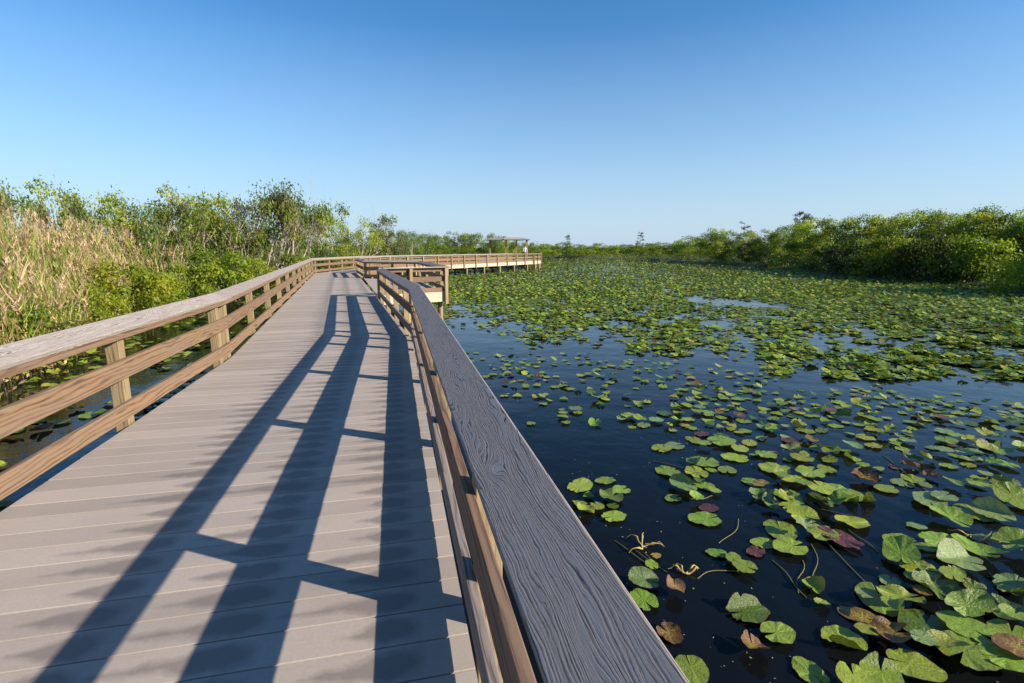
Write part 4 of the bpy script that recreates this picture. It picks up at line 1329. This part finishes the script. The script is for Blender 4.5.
# single trees rising above the far bushes
for k, (px, yt, Z, wd, lab) in enumerate(((640, 232, 122, .7, 'small lone cypress above the low distant bushes'), (567, 235, 120, .8, 'slim tree rising near the end of the far boardwalk'), (743, 222, 80, .8, 'feathery cypress rising before the right bank trees'), (797, 212, 76, .7, 'dark cypress where the right bank trees grow taller'), (806, 214, 74, .7, 'second dark cypress beside the first on the right bank'))):
    x, h = at(px, yt, Z)
    plant('cypress', k % 3, x, Z, h, wd, 'cypress_tree', lab, 'tree', None)

# shrubs on the left bank in front of and among the reeds
LS = [(8,302,9.8,2,.9,'green shrub at the picture edge in the reed bank'),(30,304,11.0,1,.8,'low green shrub among dry reeds at the near bank'),(60,306,12.2,1,.8,'low leafy shrub under the tall tan reeds'),(92,280,14.0,0,.8,'yellow-green shrub in the reeds left of the bright thicket'),(118,258,15.6,0,1.0,'bright yellow-green thicket in the middle of the reed bank'),(140,266,16.8,2,.9,'bright green shrub between the two leafy thickets'),(168,272,18.5,0,.9,'yellow-green shrub right behind the reeds by the first kink'),(188,258,20.0,2,.8,'green shrub beside the broad green bush'),(214,246,21.6,2,1.1,'broad leafy green bush above the kink of the sunlit railing'),(236,254,23.5,1,.8,'green bush just past the broad leafy one'),(262,256,27.0,0,.9,'yellow-green bush below the pale forked trunk'),(290,252,32.0,2,1.0,'green bush in front of the tall trees'),(322,246,38.0,1,1.1,'green bush beyond the railing corner'),(345,243,42,0,1.0,'bright bush behind the railing past the corner'),(368,243,47,1,1.1,'rounded bush below the spreading olive tree')]
for px, yt, Z, v, wd, lab in LS:
    x, h = at(px, yt, Z)
    plant('shrub', v, x, Z, h, wd, 'bank_shrub', lab, 'shrub', 'shrubs in the reed bank')

# reeds: tan stems with plumes, uncountable
def reeds():
    r = np.random.default_rng(5)
    V, Q, T, C = [], [], [], []
    nv = 0
    n = 30000
    y = 3.0 + 45.0 * r.uniform(0, 1, n) ** 1.5
    x = -6 - 0.33 * y - r.uniform(0, 9, n)
    s = pond_sd(x, y)
    ok = (s > 0.1) & (s < 6.5)
    x, y, s = x[ok], y[ok], s[ok]
    lumpv = np.sin(x * 0.9 + 1.1 * np.sin(y * 0.6)) * np.sin(y * 0.55 + 0.7 * x)
    ok = r.uniform(0, 1, len(x)) < np.clip(0.42 + 0.6 * lumpv, 0.10, 0.8) * np.where(y > 24, 0.55, 1.0)
    x, y, s = x[ok], y[ok], s[ok]
    n = len(x)
    H = np.clip(1.15 + s * 0.85, 0, 3.15) * r.uniform(0.75, 1.12, n) * np.interp(y, [4, 14, 30, 45], [1.0, 1.0, 1.05, 1.2])
    H = np.where(r.uniform(0, 1, n) < 0.12, H * 0.6, H)
    az = r.uniform(0, 2 * PI, n); lean = r.normal(0.07, 0.08, n)
    tan = np.array([(0.42, 0.30, 0.16), (0.52, 0.40, 0.23), (0.30, 0.19, 0.07), (0.28, 0.27, 0.07), (0.17, 0.23, 0.035)])
    cv = tan[r.choice(5, n, p=[.21, .19, .15, .20, .25])] * r.uniform(0.85, 1.4, (n, 1))
    verts = []; quads = []; cols_ = []
    def strip(P0, P1, P2, W, cc):
        """three-point ribbons"""
        nonlocal nv
        m = len(P0)
        a = r.uniform(0, 2 * PI, m); u = np.stack([np.cos(a), np.sin(a), np.zeros(m)], -1) * W[:, None]
        A = np.stack([P0 - u, P0 + u, P1 - u * .8, P1 + u * .8, P2 - u * .15, P2 + u * .15], 1)
        verts.append(A.reshape(-1, 3)); b = nv + np.arange(m) * 6
        quads.append(np.stack([b, b + 1, b + 3, b + 2], -1)); quads.append(np.stack([b + 2, b + 3, b + 5, b + 4], -1))
        cols_.append(np.repeat(cc, 6, axis=0)); nv += m * 6
    base = np.stack([x, y, np.full(n, WATER_Z)], -1)
    dirv = np.stack([np.cos(az) * lean, np.sin(az) * lean, np.ones(n)], -1)
    mid = base + dirv * (H * 0.5)[:, None]
    top = mid + (dirv + np.stack([np.cos(az) * lean, np.sin(az) * lean, np.zeros(n)], -1)) * (H * 0.5)[:, None]
    wsc = np.interp(y, [5, 15, 40], [0.006, 0.009, 0.016])
    strip(base, mid, top, wsc, cv)
    for k in range(6):                                # leaves
        f = r.uniform(0.15, 0.95, n)[:, None]
        p0 = base + (top - base) * f
        a = r.uniform(0, 2 * PI, n); L = r.uniform(0.25, 0.6, n)
        d = np.stack([np.cos(a), np.sin(a), r.uniform(1.2, 3.2, n)], -1) * 0.6
        p1 = p0 + d * (L * 0.4)[:, None]
        d2 = d.copy(); d2[:, 2] = r.uniform(-0.7, 1.6, n)
        p2 = p1 + d2 * (L * 0.45)[:, None]
        green = (r.uniform(0, 1, n) < np.where(f[:, 0] < 0.6, 0.55, 0.25))[:, None]
        c = np.where(green, np.array([[0.18, 0.25, 0.03]]), cv) * r.uniform(0.7, 1.25, (n, 1))
        strip(p0, p1, p2, wsc * 1.3, c)
    pl = r.uniform(0, 1, n) < 0.55                      # plumes
    m = int(pl.sum())
    for k in range(9):
        t0 = top[pl] - np.array([0, 0, 0.22]) * r.uniform(0, 1, (m, 1))
        a = r.uniform(0, 2 * PI, m)
        d = np.stack([np.cos(a) * 0.07, np.sin(a) * 0.07, r.uniform(0.02, 0.16, m)], -1)
        c = np.array([[0.50, 0.36, 0.24]]) * r.uniform(0.7, 1.25, (m, 1))
        strip(t0, t0 + d * 0.6, t0 + d + np.array([0.02, 0, -0.01]), wsc[pl] * 1.6, c)
    return np_mesh('reeds', np.concatenate(verts), [np.concatenate(quads)], REED, vcol=np.concatenate(cols_))
o = link_mesh('reeds', reeds())
tag(o, 'tall tan reeds with feathery plumes along the left bank', 'reeds', kind='stuff')

# undergrowth along both banks
def undergrowth(name, xs, ys, hmax, tones, r, n_leaf=5, size=0.05):
    n = len(xs)
    H = hmax * r.uniform(0.2, 1.0, n)
    C = np.stack([xs, ys, WATER_Z + H * r.uniform(0.1, 1.0, n)], -1)
    V, q, c = leaf_cloud(C, n_leaf, (0.14, 0.14, 0.10), size, tones, r, up=0.5)
    return np_mesh(name, V, [q], REED, vcol=c)
r = np.random.default_rng(21)
n = 26000
uy = 2 + 50 * r.uniform(0, 1, n) ** 1.4; ux = -4 - 0.33 * uy - r.uniform(0, 10, n)
s_ = pond_sd(ux, uy); ok = (s_ > -0.25) & (s_ < 7)
MIXT = np.vstack([GREENS, BRIGHT, BRIGHT, OLIVE] + [[(0.38, 0.27, 0.13), (0.28, 0.16, 0.07), (0.46, 0.34, 0.16), (0.34, 0.22, 0.10)]] * 3)
o = link_mesh('undergrowth', undergrowth('undergrowth', ux[ok], uy[ok], 1.25, MIXT, r, 5, 0.055))
tag(o, 'tangled green and brown undergrowth at the foot of the reeds', 'undergrowth', kind='stuff')
n = 60000
uy = 20 + 120 * r.uniform(0, 1, n) ** 1.3; ux = r.uniform(-45, 60, n)
s_ = pond_sd(ux, uy); ok = (s_ > -0.1) & (s_ < 5) & ((ux > 15) | (uy > 46))
o = link_mesh('marsh_grass', undergrowth('marsh_grass', ux[ok], uy[ok], 1.5, np.vstack([GREENS, BRIGHT[:2]]), r, 6, 0.10))
tag(o, 'low green growth under the trees round the far shore', 'undergrowth', kind='stuff')
# far woods closing the view behind the single trees
n = 9000
a = r.uniform(-0.62, 0.72, n); Z = r.uniform(130, 210, n); wx = a * Z
wh = r.uniform(0.2, 1.0, n) * np.where(np.abs(a) < 0.35, 3.0, 4.3) * (0.8 + 0.2 * np.sin(wx * 0.2))
C = np.stack([wx, Z, WATER_Z + wh], -1)
ok = pond_sd(wx, Z) > 2
V, q, c = leaf_cloud(C[ok], 14, (0.8, 0.8, 0.4), 0.22, np.vstack([GREENS, BRIGHT[:2]]), r)
o = link_mesh('distant_woods', np_mesh('distant_woods', V, [q], REED, vcol=c))
tag(o, 'distant low green woods closing the horizon', 'woods', kind='stuff')

# ---------------------------------------------------------------- light
EL = math.radians(25)
L = Vector((0.945, -0.33, 0)).normalized() * math.cos(EL) + Vector((0, 0, math.sin(EL)))
sun = bpy.data.lights.new('sun', 'SUN')
sun.energy = 5.0
sun.angle = math.radians(0.5)
sun.color = (1.0, 0.89, 0.74)
so = bpy.data.objects.new('sun', sun); COL.objects.link(so)
so.rotation_euler = L.to_track_quat('Z', 'Y').to_euler()
world = bpy.data.worlds.new('World'); SC.world = world
world.use_nodes = True
nt = world.node_tree
bg = nt.nodes['Background']
sky = nt.nodes.new('ShaderNodeTexSky')
sky.sky_type = 'NISHITA'; sky.sun_disc = False
sky.sun_elevation = EL
sky.sun_rotation = math.atan2(0.945, -0.33)
sky.altitude = 0; sky.air_density = 1.0; sky.dust_density = 0.4; sky.ozone_density = 1.6
hsv = nt.nodes.new('ShaderNodeHueSaturation'); hsv.inputs['Saturation'].default_value = 1.14
tint = nt.nodes.new('ShaderNodeMix'); tint.data_type = 'RGBA'; tint.blend_type = 'MULTIPLY'; tint.inputs[0].default_value = 1.0
tint.inputs[7].default_value = (0.77, 1.01, 1.21, 1)
nt.links.new(sky.outputs[0], tint.inputs[6]); nt.links.new(tint.outputs[2], hsv.inputs['Color']); geo = nt.nodes.new('ShaderNodeTexCoord'); sz_ = nt.nodes.new('ShaderNodeSeparateXYZ'); nt.links.new(geo.outputs['Generated'], sz_.inputs[0])
hz = ramp(nt, sz_.outputs[2], [(0.0, 0.9), (0.06, 0.72), (0.18, 0.35), (0.36, 0.0)])
hm = mix(nt, hz, hsv.outputs[0], (3.7, 4.7, 5.9)); nt.links.new(hm, bg.inputs[0])
bg.inputs[1].default_value = 0.079
SC.view_settings.view_transform = 'Standard'
SC.view_settings.look = 'None'
SC.view_settings.exposure = 0.9
SC.view_settings.gamma = 1.0
SC.cycles.max_bounces = 6
SC.cycles.transparent_max_bounces = 4
SC.cycles.use_denoising = True
